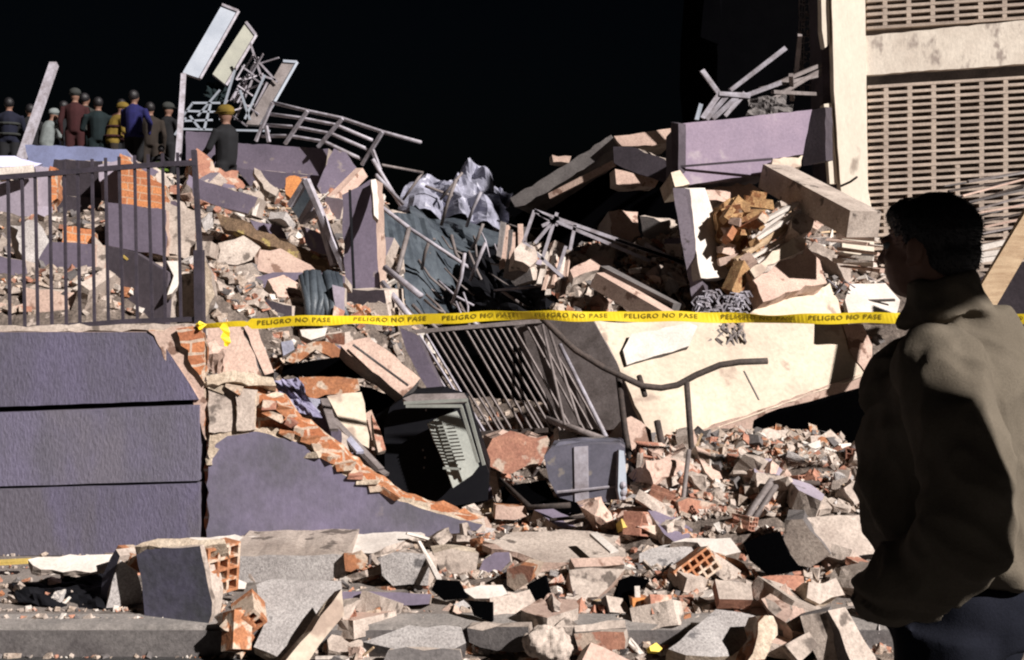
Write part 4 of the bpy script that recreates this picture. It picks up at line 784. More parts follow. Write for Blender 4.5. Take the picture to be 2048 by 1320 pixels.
# --- foreground blocks, each a fallen lump with its own depth
S('hollow_brick_slab', 'flat grey rendered chunk with rows of clay holes at its end, right foreground', 'masonry chunk', [(1277, 1150), (1279, 1108), (1330, 1090), (1394, 1083), (1414, 1100), (1380, 1128), (1348, 1148)], 5.9, (.05, -.7, .72), .12, 'concrete_grey', 'orange', jag=.012)
R = Matrix.Rotation(-.72, 3, 'Z') @ Matrix.Rotation(.12, 3, 'Y')
def hb(label, c, R, L, W, Hh, nx, nz, wall, mt='orange', cat='brick', parent=None, name='hollow_brick', group=None):
    m_ = M(); hollow(m_, c, R, L, W, Hh, nx, nz, wall); o = m_.link(name, mt, parent, fix=False)
    if not parent: tag(o, label, cat, group)
    return o
def Rz(a, b=0, c=0): return Matrix.Rotation(a, 3, 'Z') @ Matrix.Rotation(b, 3, 'X') @ Matrix.Rotation(c, 3, 'Y')
hb('perforated clay block with many small holes under the grey rendered chunk', P(1385, 1140, 5.75), Rz(.25, -.3, -.5), .14, .24, .13, 5, 3, .012)
S('plaster_chunk', 'bright pale slab cap beside the holed chunk, right foreground', CS, [(1342, 1084), (1372, 1076), (1460, 1076), (1482, 1104), (1450, 1110), (1412, 1106), (1395, 1085)], 6.0, NU_, .08, 'white_plaster', 'concrete', jag=.015)
S('curved_tile', 'long orange tile curving down from the pale slab cap', 'tile', [(1412, 1110), (1440, 1110), (1488, 1128), (1504, 1150), (1490, 1156), (1450, 1132), (1414, 1122)], 5.85, NS, .1, 'orange', 'orange', jag=.01, sub=.04)
S('concrete_block', 'large speckled pale block at the right by the man with a brown underside', CS, [(1606, 1038), (1652, 1034), (1760, 1034), (1770, 1106), (1700, 1114), (1664, 1112), (1636, 1080)], 6.0, (.15, -.8, .6), .28, 'concrete', 'concrete_dark', jag=.02)
S('concrete_block', 'dark brown underside lump of the speckled block', CS, [(1570, 1042), (1606, 1038), (1640, 1082), (1664, 1112), (1620, 1136), (1590, 1128), (1570, 1090)], 5.95, (-.3, -.9, 0), .25, 'concrete', 'concrete_dark', jag=.03)
S('brick_slab', 'pale topped red brick block lying in the right foreground', 'masonry chunk', [(1512, 1156), (1540, 1150), (1606, 1152), (1612, 1204), (1560, 1206), (1522, 1192)], 5.5, (0, -.85, .5), .16, 'brick_pink', 'concrete', jag=.012)
S('concrete_block', 'big rough grey plate at the bottom, right foreground', CS, [(1334, 1296), (1378, 1262), (1432, 1220), (1480, 1224), (1546, 1232), (1516, 1290), (1430, 1314), (1372, 1310)], 4.85, (.05, -.45, .9), .10, 'concrete_grey', 'cream_broken', jag=.02)
S('concrete_block', 'cream crumbled edge right of the big rough grey plate', CS, [(1530, 1230), (1546, 1232), (1556, 1270), (1530, 1320), (1490, 1340), (1512, 1290)], 4.82, (.4, -.8, .4), .12, 'cream_broken', 'orange', jag=.03, sub=.04)
S('leaning_block', 'tilted square edged post stump at the lower right by the man', CS, [(1656, 1222), (1690, 1214), (1750, 1312), (1760, 1345), (1712, 1345)], 4.95, NB, .18, 'concrete', 'concrete_dark', jag=.015)
S('concrete_block', 'grey block behind the tilted post stump', CS, [(1600, 1232), (1656, 1222), (1700, 1320), (1640, 1330)], 5.0, (-.3, -.9, .2), .2, 'concrete', 'concrete_dark', jag=.02)
S('flat_scrap', 'grey plate with a round hole left of the tilted post stump', CS, [(1570, 1290), (1620, 1262), (1650, 1280), (1600, 1325)], 4.9, NB, .04, 'concrete', jag=.012)
S('concrete_block', 'pale wedge block in the center foreground, edge up', CS, [(1138, 1140), (1180, 1136), (1250, 1138), (1222, 1170), (1196, 1194), (1150, 1196)], 5.6, (.1, -.75, .62), .12, 'concrete', 'concrete_pink', jag=.012)
S('concrete_block', 'flat bright chunk with pointed end in the bottom center', CS, [(726, 1284), (770, 1268), (818, 1250), (922, 1254), (932, 1286), (890, 1306), (800, 1300), (760, 1292)], 4.95, (.05, -.5, .85), .09, 'concrete_grey', 'concrete_dark', jag=.012)
S('concrete_block', 'dark based block with red brick under its pale lid, bottom center', 'masonry chunk', [(1148, 1268), (1200, 1262), (1248, 1264), (1252, 1280), (1250, 1300), (1160, 1300)], 4.95, (-.2, -.95, .2), .12, 'brick_pink', 'concrete', jag=.012)
S('concrete_block', 'pink triangular chunk below the red brick block, bottom edge', CS, [(1165, 1320), (1182, 1285), (1210, 1296), (1262, 1322), (1250, 1340), (1170, 1340)], 4.75, NB, .12, 'concrete_pink', jag=.015)
S('concrete_block', 'pinkish pale chunk split by a crack in the center foreground', CS, [(980, 1196), (1020, 1188), (1066, 1176), (1072, 1222), (1040, 1240), (1000, 1246), (982, 1244)], 5.3, NB, .14, 'concrete', 'concrete_pink', jag=.02)
S('concrete_block', 'bright flat sliver above the cracked pinkish chunk', CS, [(924, 1180), (960, 1170), (1004, 1170), (1016, 1188), (990, 1196), (950, 1196)], 5.4, NU_, .06, 'white_plaster', jag=.015)
S('stone_block', 'dark oval stone in the upper center foreground', 'stone', [(958, 1140), (966, 1120), (990, 1106), (1018, 1104), (1022, 1122), (1000, 1144), (972, 1158)], 5.85, (-.1, -.9, .4), .1, 'paint_purple', 'concrete', jag=.015)
S('concrete_block', 'grey green blunt block left of the oval stone', CS, [(760, 1112), (790, 1102), (850, 1108), (862, 1124), (856, 1170), (786, 1172), (766, 1150)], 5.7, (-.15, -.95, .2), .2, 'concrete_grey', 'concrete', jag=.02)
S('concrete_block', 'cream layered block right of the grey green block', CS, [(866, 1104), (900, 1098), (956, 1106), (952, 1142), (930, 1152), (880, 1146)], 5.8, NS, .18, 'concrete', 'cream_broken', jag=.025)
bar('white_stick', 'thin white stick leaning across the two grey blocks in the center', 'stick', (838, 1084, 5.8), (878, 1160, 5.5), .022, .012, 'white_plaster')
bar('white_stick', 'short white greenish slat lying in the upper right of the foreground', 'stick', (1186, 1068, 6.0), (1228, 1104, 5.8), .05, .012, 'white_plaster')
S('plank', 'long purple grey plank lying beside the tilted grey slab', 'plank', [(684, 1184), (740, 1183), (862, 1188), (858, 1208), (770, 1210), (684, 1208)], 5.35, (0, -.9, .3), .12, 'paint_purple', 'concrete', jag=.006)
S('brick_chunk', 'stack of thin orange brick shards at the end of the concrete step', 'brick', [(688, 1112), (722, 1108), (736, 1122), (726, 1142), (690, 1142)], 5.75, NS, .12, 'orange', 'orange', jag=.02, sub=.03)
S('brick_chunk', 'dark red cracked brick lump right of the oval stone', 'brick', [(1014, 1140), (1040, 1130), (1070, 1134), (1060, 1160), (1030, 1182), (1014, 1170)], 5.65, ND, .12, 'brick_pink', 'orange', jag=.02)
S('concrete_flag', 'broad pale trodden slab in the upper center of the foreground', CS, [(966, 1082), (1050, 1062), (1150, 1060), (1238, 1072), (1250, 1112), (1180, 1124), (1080, 1124), (1010, 1098)], 6.1, (.05, -.2, 1), .06, 'concrete', 'concrete_pink', jag=.03)
S('brick_chunk', 'small bright orange brick cube in the right foreground', 'brick', [(1264, 1196), (1298, 1196), (1298, 1216), (1266, 1214)], 5.25, NS, .08, 'orange_bright', 'orange', jag=.006, sub=.04)
S('brick_chunk', 'pinkish brick cube touching the small orange one', 'brick', [(1300, 1190), (1344, 1190), (1346, 1226), (1304, 1228)], 5.2, NB, .1, 'brick_pink', 'concrete_pink', jag=.012)
S('brick_chunk', 'brown tilted box shaped brick below the handrail leg', 'brick', [(1356, 1004), (1376, 996), (1432, 1008), (1430, 1018), (1408, 1046), (1362, 1048)], 6.4, NS, .14, 'brick_pink', 'concrete', jag=.01)
S('concrete_block', 'pale tan cube standing on its corner in the right rubble', CS, [(1456, 1020), (1474, 1002), (1500, 1006), (1494, 1030), (1478, 1044), (1452, 1036)], 6.5, NB, .14, 'concrete_pink', 'concrete', jag=.008)
S('brick_chunk', 'flat brick with tan top near the foot of the grey appliance', 'brick', [(1232, 1036), (1244, 1022), (1306, 1014), (1308, 1034), (1250, 1042)], 6.4, NS, .12, 'concrete_pink', 'orange', jag=.01)
S('brick_chunk', 'small yellow tan brick in front of the flat brick', 'brick', [(1242, 1038), (1270, 1036), (1272, 1052), (1246, 1056)], 6.25, NB, .08, 'yellow_dull', 'yellow_dull', jag=.006)
S('brick_chunk', 'orange block at the tip of the broken purple wall', 'brick', [(992, 1010), (1050, 1012), (1056, 1032), (1030, 1040), (990, 1038)], 6.6, NS, .12, 'concrete_pink', 'orange', jag=.01)
S('yellow_scrap', 'small bright yellow scrap at the bottom of the right foreground', 'scrap', [(1299, 1294), (1312, 1286), (1324, 1296), (1318, 1302), (1302, 1302)], 4.8, NB, .03, 'yellow', 'yellow', jag=.01, sub=.03)
bar('yellow_strip', 'yellow painted strip at the foot of the purple wall, far left', 'strip', (-40, 1128, 5.9), (58, 1122, 5.9), .05, .02, 'yellow_dull')
# lumpy rough boulder
m_ = M()
def rockfn(c, amp, f): return lambda p, n_: p + n_ * (noise.noise((p - c) * f) * amp + noise.noise((p - c) * f * 2.7) * amp * .5)
c = P(1100, 1288, 4.85); m_.ellip(c, (.115, .09, .075)); r_ = remesh(m_, .008, 0, rockfn(c, .03, 14)); tag(r_.link('boulder', 'concrete'), 'lumpy crumbled mortar ball at the bottom center edge', 'rubble')
# --- big painted block with clay holes, lower left
bb = thing('masonry_block', 'upright dark purple masonry block with a holed clay end standing on the kerb', 'masonry chunk', P(345, 1245, 5.25))
A = P(290, 1240, 5.25)
nbk = V((-.30, -.95, .03))
slab('painted_face', None, None, [(270, 1094), (340, 1096), (400, 1092), (410, 1140), (424, 1205), (416, 1250), (350, 1250), (290, 1247), (286, 1190), (276, 1130)], 5.25, nbk, .035, 'paint_block', 'concrete', .01, .05, parent=bb, uv=(290, 1240))
slab('core', None, None, [(276, 1096), (398, 1096), (418, 1190), (412, 1248), (294, 1245), (290, 1190)], 5.29, nbk, .12, 'concrete_grey', 'concrete', .01, .05, parent=bb, uv=(290, 1240))
cc = P(425, 1138, 5.28)
Rb = Rz(-1.30, 0, 0)
m_ = M(); xh = V((.78, -.62, 0)).normalized()
# clay end: holes open towards the right-front
Rh = Matrix((V((xh.y * -1, xh.x, 0)) * -1, xh * -1, V((0, 0, 1)))).transposed()
Rh = Matrix((V((.62, .78, 0)), V((-.78, .62, 0)), V((0.06, 0, 1)).normalized())).transposed()
hollow(m_, cc + V((.0, .06, -.01)), Rh, .12, .19, .235, 3, 4, .014); m_.link('hollow_brick', 'orange', bb, fix=False)
slab('mortar_cap', None, None, [(270, 1092), (300, 1082), (360, 1078), (402, 1082), (448, 1078), (452, 1086), (400, 1096)], 5.24, (0, -.6, .8), .14, 'cream_broken', 'cream_broken', .015, .03, parent=bb)
mb = thing('masonry_block', 'smaller leaning masonry piece with dark painted side left of the upright block', 'masonry chunk', P(240, 1220, 5.4))
slab('painted_face', None, None, [(200, 1200), (206, 1150), (232, 1098), (240, 1112), (222, 1160), (210, 1214)], 5.45, (-.6, -.8, .1), .1, 'paint_block', 'concrete', .01, .05, parent=mb)
slab('tan_face', None, None, [(240, 1120), (275, 1148), (284, 1205), (212, 1216), (226, 1160)], 5.4, (.3, -.9, .1), .08, 'concrete_grey', 'concrete', .012, .05, parent=mb)
m_ = M(); hollow(m_, P(258, 1118, 5.5), Rz(-.5, -.2, .3), .1, .11, .1, 3, 3, .009); m_.link('hollow_brick', 'orange', mb, fix=False)
cloth('crumpled_black', 'black crumpled plastic sheeting on the pavement under the pale slab, far left', 'black', [(24, 1165, 5.75), (210, 1140, 5.85), (220, 1222, 5.35), (30, 1205, 5.4)], 5.5, (0, -.5, .8), .05, (4, 3), 22, 20, cat='plastic sheet')  # crumpled near-black surface beneath the pale slab
# --- tilted big slab with bricks, bottom left-centre
S('concrete_plate', 'big tilted grey speckled concrete plate in the lower left center', CS, [(512, 1168), (545, 1158), (600, 1162), (682, 1162), (684, 1182), (640, 1232), (568, 1322), (508, 1294), (522, 1262), (534, 1232), (518, 1200)], 5.1, (.12, -.6, .78), .05, 'concrete_grey', 'cream_broken', jag=.012, uv=(540, 1250))
S('concrete_plate', 'cream thick edge along the right of the tilted grey plate', CS, [(684, 1178), (688, 1230), (640, 1290), (612, 1330), (566, 1328), (600, 1286), (642, 1232)], 5.02, (.45, -.8, .35), .1, 'cream', 'cream_broken', jag=.012)
hb('broken orange clay block with long openings left of the tilted plate', P(474, 1262, 5.02), Rz(.15, 1.1, .7), .17, .10, .09, 2, 2, .012)
for i_, (u_, v_) in enumerate(((488, 1292), (462, 1240))):
    bar('brick_shard', ['upright orange clay shard in the shade under the tilted plate', 'thin orange clay shard beside the clay block, left of the plate'][i_], 'brick', (u_ - 14, v_ + 20, 4.98), (u_ + 16, v_ - 22, 5.06), .035, .02, 'orange', jit=.006)
hb('darker clay block end poking out under the tilted plate', P(498, 1226, 5.1), Rz(.3, .3, .9), .16, .1, .12, 2, 2, .014)
S('plaster_chunk', 'white scrap between the upright block and the tilted plate', RB, [(462, 1166), (478, 1158), (494, 1166), (490, 1178), (468, 1178)], 5.4, NB, .04, 'white_plaster', jag=.015)
S('concrete_block', 'low dark grey piece lying on the street below the kerb, bottom center', CS, [(776, 1300), (920, 1300), (930, 1340), (760, 1340)], 4.8, (0, -1, .3), .1, 'concrete_dark', jag=.015)

for lab_, poly_, D_ in (('painted shade in the hollow left of the black appliance', [(700, 770), (800, 795), (796, 1000), (765, 968), (735, 890)], 7.35),
        ('painted shade under the arched orange brick slab', [(566, 732), (620, 722), (690, 716), (770, 760), (700, 758), (566, 750)], 7.45)):
    S('dark_sheet_or_shade', lab_, 'sheet', poly_, D_, (-.3, -.95, 0), .03, 'net_and_shade_black', 'net_and_shade_black', jag=.02)  # near-black fills standing for dark cavities
for lab_, poly_, D_ in (('black scrap added as shade in the hollow below the pale wedge block', [(1236, 1160), (1262, 1152), (1296, 1160), (1262, 1196), (1256, 1232), (1226, 1234)], 5.35),
        ('black scrap added as shade in the hollow left of the large speckled block', [(1486, 1086), (1560, 1062), (1580, 1110), (1604, 1140), (1540, 1152), (1500, 1120)], 5.8),
        ('black scrap added as shade left of the bright flat sliver', [(872, 1160), (915, 1162), (935, 1196), (886, 1200), (862, 1180)], 5.45),
        ('black scrap added as shade right of the dark red cracked brick', [(1052, 1168), (1090, 1150), (1100, 1190), (1074, 1210), (1060, 1190)], 5.4),
        ('black scrap added as shade under the cracked pinkish chunk in the foreground', [(936, 1200), (984, 1204), (984, 1244), (948, 1230)], 5.2),
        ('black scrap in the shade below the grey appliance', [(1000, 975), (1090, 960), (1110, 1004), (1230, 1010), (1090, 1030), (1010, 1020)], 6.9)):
    S('dark_scrap_or_shade', lab_, 'scrap', poly_, D_, (-.35, -.9, .25), .02, 'net_and_shade_black', 'net_and_shade_black', jag=.02)  # flat black pieces added as shade in the rubble hollows
S('kerb_piece', 'long pale broken kerb piece lying in the bottom center foreground', 'kerb piece', [(1148, 1250), (1250, 1240), (1252, 1256), (1150, 1264)], 5.0, NU_, .1, 'concrete', 'concrete_dark', jag=.01)
S('concrete_block', 'long flat pinkish slab piece in the upper middle of the foreground', CS, [(1140, 1116), (1240, 1112), (1250, 1130), (1150, 1134)], 5.75, NU_, .07, 'concrete_pink', 'concrete', jag=.012)
S('concrete_block', 'grey flat piece just below the white slat, right of the wedge block', CS, [(1212, 1190), (1262, 1200), (1262, 1226), (1220, 1224)], 5.3, NB, .07, 'concrete', 'concrete_dark', jag=.012)
S('concrete_block', 'low tan slab beside the red brick block in the right foreground', CS, [(1430, 1160), (1500, 1168), (1506, 1200), (1440, 1198)], 5.35, NU_, .07, 'concrete', 'brick_pink', jag=.015)
S('concrete_block', 'pale chipped block right of the red brick block, near the man', CS, [(1616, 1160), (1670, 1156), (1690, 1190), (1640, 1206), (1616, 1196)], 5.35, NB, .12, 'concrete', 'cream_broken', jag=.03)
S('stone_block', 'dark split face of rough mortar beside the bottom crumbled ball', 'stone', [(934, 1256), (1056, 1254), (1062, 1300), (960, 1296), (940, 1284)], 5.05, (-.2, -.95, .1), .1, 'concrete_dark', 'concrete', jag=.02)
# ================================================================= MORE DEBRIS AT THE RIGHT BEHIND THE MAN
yf = thing('forked_metalwork', 'white forked broken roof frame above the lilac slab against the sky', 'metal frame', P(1440, 230, 11.5))
for a, b, w_ in (((1404, 140), (1438, 188), .06), ((1438, 188), (1500, 192), .07), ((1460, 182), (1570, 96), .06), ((1438, 188), (1404, 236), .05), ((1455, 190), (1412, 238), .05), ((1475, 192), (1425, 238), .05), ((1496, 190), (1562, 166), .05), ((1490, 186), (1450, 232), .04)):
    M().bar(P(*a, 11.6), P(*b, 11.6), w_, .05, jit=.006).link('frame_bar', 'metal_pale', yf)
bar('metal_strip', 'small cyan tinted strip standing on the left end of the lilac slab', 'metal strip', (1392, 240, 11.2), (1402, 208, 11.2), .06, .04, 'metal_white')
for i, (a, b) in enumerate((((1500, 190), (1640, 130)), ((1520, 178), (1640, 150)), ((1540, 200), (1640, 140)), ((1545, 184), (1632, 188)), ((1600, 70), (1592, 150)), ((1582, 150), (1584, 200)))):
    bar('dim_bar', ['dim bar reaching from the forked frame to the cream column', 'second dim bar, just above the scrap on the lilac slab', 'third dim bar crossing towards the cream column', 'low level dim bar above the lilac slab', 'hanging upright dim bar near the netting', 'short dim upright bar below the hanging one'][i], 'metal bar', (*a, 12), (*b, 12.4), .05, .04, 'metal_dim')
cloth('crumpled_sheet', 'grey crumpled scrap on top of the lilac slab', 'concrete_dark', [(1500, 194, 12), (1570, 190, 12), (1580, 228, 11.6), (1490, 230, 11.6)], 12, (0, -.8, .5), .1, (3, 3), 31, 12, cat='sheet')
rnd = random.Random(33)
for i in range(8):
    u = 1660 + rnd.random() * 60; v = 470 + i * 9
    bar('stacked_board', ('top', 'second', 'third', 'fourth', 'fifth', 'sixth', 'seventh', 'lowest')[i] + ' thin board from the top in the flattened stack left of the man head', 'board', (u - 20, v + rnd.uniform(-4, 4), 10), (u + 60, v + rnd.uniform(-4, 12), 9.8), .12, .03, 'concrete_pink' if i % 2 else 'lath', group='flattened stack of thin boards left of the man', jit=.01)
S('white_board', 'white board lying left of the man chin above the tape', 'board', [(1700, 568), (1770, 566), (1800, 600), (1790, 640), (1700, 640), (1690, 600)], 8.9, (.2, -.6, .75), .05, 'white_plaster', jag=.006)
rod('wire', 'dark thin wire lying across the white board', 'wire', [(1690, 585, 8.8), (1722, 602, 8.8), (1790, 600, 8.75)], .012, 'rebar')
rod('wire', 'looped pale wire left of the white board', 'wire', [(1655, 560, 9), (1680, 580, 8.9), (1668, 590, 8.9), (1690, 562, 8.9), (1710, 575, 8.8)], .008, 'metal_pale')
S('dark_sheet_or_shade', 'dark sheet right of the man shoulder behind the orange plank', WP, [(1950, 560), (2010, 530), (2200, 500), (2200, 680), (1960, 690)], 9, ND, .1, 'paint_dark', 'paint_dark', jag=.01)
bar('wood_plank', 'orange brown plank leaning at the right edge behind the man', 'plank', (1962, 612, 7.8), (2075, 420, 8.0), .16, .05, 'wood', up=(0, -1, 0))
for i, (a, b) in enumerate((((1940, 500), (2040, 478)), ((1940, 512), (2030, 500)), ((1930, 524), (2020, 512)))):
    bar('white_lath', ('upper', 'middle', 'lower')[i] + ' white lath lying at the right behind the man head', 'lath', (*a, 9.2), (*b, 9.3), .07, .04, 'white_plaster', group='white laths behind the man head')
for i in range(16):
    u = 1880 + rnd.random() * 60; v = 345 + i * 9.5
    bar('fallen_lath', ORD[i] + ' broken lath from the top of the pile against the brick screen', 'lath', (u, v + 18, 10.6), (u + 150 + rnd.random() * 90, v - 18 + rnd.uniform(-14, 10), 10.9), .028, .02, ('metal_dim', 'concrete_dark', 'rebar', 'concrete_pink')[i % 4], group='broken laths piled against the brick screen', jit=.006)
rod('reinforcing_bar', 'small dark bar sticking up at the cream column foot', 'metal bar', [(1682, 372, 11.2), (1700, 364, 11.1), (1714, 354, 11)], .012, 'rebar')

# ================================================================= WARNING TAPE
tp = thing('warning_tape', 'yellow warning tape with black lettering stretched across the whole collapse', 'tape', P(1000, 635, 6.25))
tv = [(398, 651, 6.32), (470, 647, 6.3), (600, 643, 6.28), (750, 640, 6.25), (900, 636, 6.22), (1050, 632, 6.2), (1180, 631, 6.18), (1300, 633, 6.15), (1420, 636, 6.12), (1560, 636.5, 6.1), (1700, 637, 6.08), (1900, 637, 6.0), (2100, 638, 5.95), (2500, 642, 5.9)]
def tpos(u):
    for (a, b, c), (d, e, f) in zip(tv, tv[1:]):
        if a <= u <= d: t = (u - a) / (d - a); t2 = t * t * (3 - 2 * t) * .3 + t * .7; return (b + (e - b) * t2 + 1.6 * math.sin(u * .017) + .8 * math.sin(u * .05) , c + (f - c) * t)
    return tv[-1][1:]
m_ = M(); vs = []; N_ = 260
hw = .030
for i in range(N_ + 1):
    u = 398 + (2500 - 398) * i / N_; v, D = tpos(u); a = P(u, v, D)
    tw = .5 * math.sin(u * .011) + .3 * math.sin(u * .027 + 1); h_ = hw * (.35 if 495 < u < 500 else (.55 if u < 492 else 1))
    up = V((0, math.sin(tw), math.cos(tw)))
    vs += [a + up * h_, a - up * h_]
m_.add(vs, [(2 * i, 2 * i + 1, 2 * i + 3, 2 * i + 2) for i in range(N_)]); o = m_.link('tape_band', 'yellow', tp)
o.modifiers.new('s', 'SOLIDIFY').thickness = .0015
cu = bpy.data.curves.new('t', 'FONT'); cu.body = 'PELIGRO NO PASE'; cu.size = .045; cu.align_x = 'CENTER'; cu.align_y = 'CENTER'; cu.resolution_u = 2; cu.offset = .0006; cu.space_character = 1.15
to = bpy.data.objects.new('t', cu); COL.objects.link(to); bpy.context.view_layer.update()
tm = bpy.data.meshes.new_from_object(to.evaluated_get(bpy.context.evaluated_depsgraph_get())); bpy.data.objects.remove(to)
txs = [v_.co.x for v_ in tm.vertices]; tw_ = max(txs) - min(txs)
m_ = M()
for cu_ in [588, 780, 958, 1142, 1322, 1515, 1690, 1870, 2050, 2240]:
    vs = []
    for v_ in tm.vertices:
        u = cu_ + v_.co.x / tw_ * 146; vv, D = tpos(u); a = P(u, vv, D)
        tw = .5 * math.sin(u * .011) + .3 * math.sin(u * .027 + 1); up = V((0, math.sin(tw), math.cos(tw)))
        vs.append(a + up * (v_.co.y * .82 + .004) + V((0, -.003, 0)))
    m_.add(vs, [tuple(p.vertices) for p in tm.polygons])
m_.link('lettering', 'ink', tp)
m_ = M(); vs = []
for i, (u, v, w_) in enumerate(((450, 646, 4), (448, 655, 9), (453, 664, 7), (450, 674, 9), (455, 684, 7), (452, 692, 3))): vs += [P(u - w_, v, 6.27 - .01 * (i % 2)), P(u + w_, v + 1, 6.28 + .01 * (i % 2))]
m_.add(vs, [(2 * i, 2 * i + 1, 2 * i + 3, 2 * i + 2) for i in range(5)]); o = m_.link('hanging_tail', 'yellow', tp); o.modifiers.new('s', 'SOLIDIFY').thickness = .0015
m_ = M().tube([P(396, 655, 6.36), P(400, 646, 6.28), P(410, 650, 6.3), P(400, 656, 6.27), P(394, 650, 6.34)], .012, 6); m_.link('knot', 'yellow', tp)

# ================================================================= ADDED POST, OUT OF VIEW, SHADING THE MAN
gp = thing('gate_post_added', 'added unseen square concrete gate post standing on the street at the near right', 'post', (1.713, 1.259, -.14))
Rg = Matrix.Rotation(.89, 3, 'Z')
M().box((1.694, 1.235, 1.26), (.34, .38, 2.8), Rg, jit=.004).link('shaft', 'concrete_dark', gp)  # shaft of the added shading post
M().box((1.770, 1.329, 2.80), (.62, .46, .34), Rg, jit=.004).link('cap', 'concrete_dark', gp)  # cap widened to shade the man's head
# ================================================================= PEOPLE
def person(label, u, vh, D, h=1.72, turn=0.0, top='cl_navy', legs='cl_dark', hel=None, pose=0, lean=0.0, vest=None):
    """small figure in the distance: head top at pixel (u, vh), distance D"""
    topz = P(u, vh, D); base = V((topz.x, D, topz.z - h)); t = thing('person', label, 'person', base)
    R = Matrix.Rotation(turn, 3, 'Z'); T = lambda x, y, z: base + R @ V((x, y + lean * max(0, z - .9), z)) * 1.0
    s = h / 1.72; b = M()
    def tube(pts, rs): b.tube([T(*[c * s for c in p]) for p in pts], [r * s for r in rs], 10)
    tube([(0, 0, .92), (0, 0, 1.0), (0, -.01, 1.15), (0, 0, 1.32), (0, 0, 1.42), (0, 0, 1.47)], [.13, .145, .15, .165, .13, .06])
    b.ellip(T(0, 0, 1.36 * s), (.20 * s, .11 * s, .10 * s), R); b.tube([T(0, 0, 1.42 * s), T(0, .0, 1.52 * s)], .055 * s, 8)
    b.ellip(T(0, .01, 1.60 * s), (.078 * s, .095 * s, .115 * s), R); b.ellip(T(0, .10 * s, 1.585 * s), (.014, .02, .02), R)
    for sd_ in (-1, 1):
        tube([(.09 * sd_, 0, .95), (.10 * sd_, .02, .50), (.11 * sd_, -.02, .08)], [.095, .065, .045])
        tube([(.11 * sd_, -.05, .05), (.11 * sd_, .16, .04)], [.05, .04])
        e = ((.25, -.03, 1.12), (.24, .08, .86)) if pose == 0 else (((.26, .08, 1.14), (.12, .30, 1.05)) if pose == 1 else ((.28, .02, 1.12), (.22, .22, 1.25)))
        tube([(.19 * sd_, 0, 1.39), (e[0][0] * sd_, e[0][1], e[0][2]), (e[1][0] * sd_, e[1][1], e[1][2])], [.06, .05, .035])
        b.ellip(T(e[1][0] * sd_ * s, e[1][1] * s, (e[1][2] - .04) * s), (.035, .035, .05), R)
    r_ = remesh(b, .022, 2)
    zc = base.z
    r_.m = []
    for f in r_.f:
        c = sum((r_.v[i] for i in f), V()) / len(f); z = (c.z - zc) / s
        r_.m.append(0 if z > 1.475 else (2 if z < .90 else 1))
    r_.link('body', ['skin', top, legs], t, smooth=True)
    hm = M()
    if hel:
        hm.ellip(T(0, .005, 1.655 * s), (.105 * s, .125 * s, .09 * s), R); hm.ellip(T(0, .03, 1.635 * s), (.12 * s, .155 * s, .012), R); hm.link('helmet', hel, t, smooth=True)
    else:
        hm.ellip(T(0, -.012, 1.625 * s), (.088 * s, .10 * s, .10 * s), R); hm.link('hair', 'hair', t, smooth=True)
    if vest:
        vm = M()
        for z in (1.05, 1.24): vm.tube([T(math.cos(q) * .175 * s, math.sin(q) * .165 * s, z * s) for q in [k * .5236 for k in range(13)]], .022, 6)
        vm.link('reflective_band', vest, t)
    return t
person('rescuer in dark clothes at the far left edge of the skyline', 18, 195, 20, top='cl_navy', turn=.4, pose=1, vest='cl_grey')
person('crouching rescuer with white helmet and green trousers beside the pale leaning post', 92, 216, 20, h=1.55, top='cl_white', legs='cl_hivis', hel='cl_white', turn=-.5, pose=1, lean=.3)
person('rescuer in a red jacket, tallest of the group on the heap', 150, 178, 20, top='cl_red', legs='cl_red', hel='cl_grey', turn=.2)
person('rescuer in dark green jacket just behind the red jacket', 170, 186, 20.8, top='cl_grey', legs='cl_green', turn=-.3, pose=1)
person('rescuer in a dark teal jacket between the red and the yellow helmets', 196, 194, 20, top='cl_green', legs='cl_green', turn=.5, pose=1)
person('bending rescuer with yellow helmet and yellow trim', 224, 204, 20, h=1.6, top='cl_yellow', legs='cl_brown', hel='cl_yellow', turn=-.9, pose=1, lean=.3, vest='cl_red')
person('rescuer in a bright blue jacket, dark trousers, standing on the brick edge', 268, 180, 19, top='cl_blue', legs='cl_dark', turn=-.2, pose=1)
person('rescuer in grey brown coat right of the blue jacket', 300, 204, 20, top='cl_brown', legs='cl_brown', turn=.3)
person('crouching rescuer with yellow gloves low behind the railing top', 322, 290, 17, h=1.0, top='cl_dark', legs='cl_hivis', turn=.6, pose=1, vest='cl_hivis')
person('rescuer in black gear with yellow helmet standing alone before the grey roof slab', 452, 212, 14.6, h=1.72, top='cl_dark', legs='cl_dark', hel='cl_yellow', turn=1.2, pose=1)

person('rescuer mostly hidden between the far left pair and the white helmet', 60, 208, 21, top='cl_dark', legs='cl_dark', turn=.8, pose=1)
person('dark bent rescuer between the white helmet and the red jacket', 118, 200, 21, h=1.65, top='cl_dark', legs='cl_navy', turn=-.4, pose=1, lean=.2)
person('rescuer in a dark red coat behind the yellow helmet', 243, 198, 21, top='cl_red', legs='cl_dark', turn=.3, pose=1)
person('dark clothed rescuer at the right end of the group by the tall post', 336, 206, 20.5, top='cl_dark', legs='cl_dark', hel='cl_grey', turn=-.6, pose=1)
# ----- the man in the foreground
mn = thing('person', 'man in an olive jacket seen from behind at the right, looking away left', 'person', P(1925, 500, 2.42) - V((0, 0, CH)))
mc = P(1925, 500, 2.42); mc = V((mc.x, mc.y, .055))
f2 = V((-.80, .60, 0)).normalized(); l2 = V((-.60, -.80, 0)).normalized()      # facing, his left
def B(l, f, z): return mc + l2 * l + f2 * f + V((0, 0, z))
Rm = Matrix((-l2, f2, V((0, 0, 1)))).transposed()
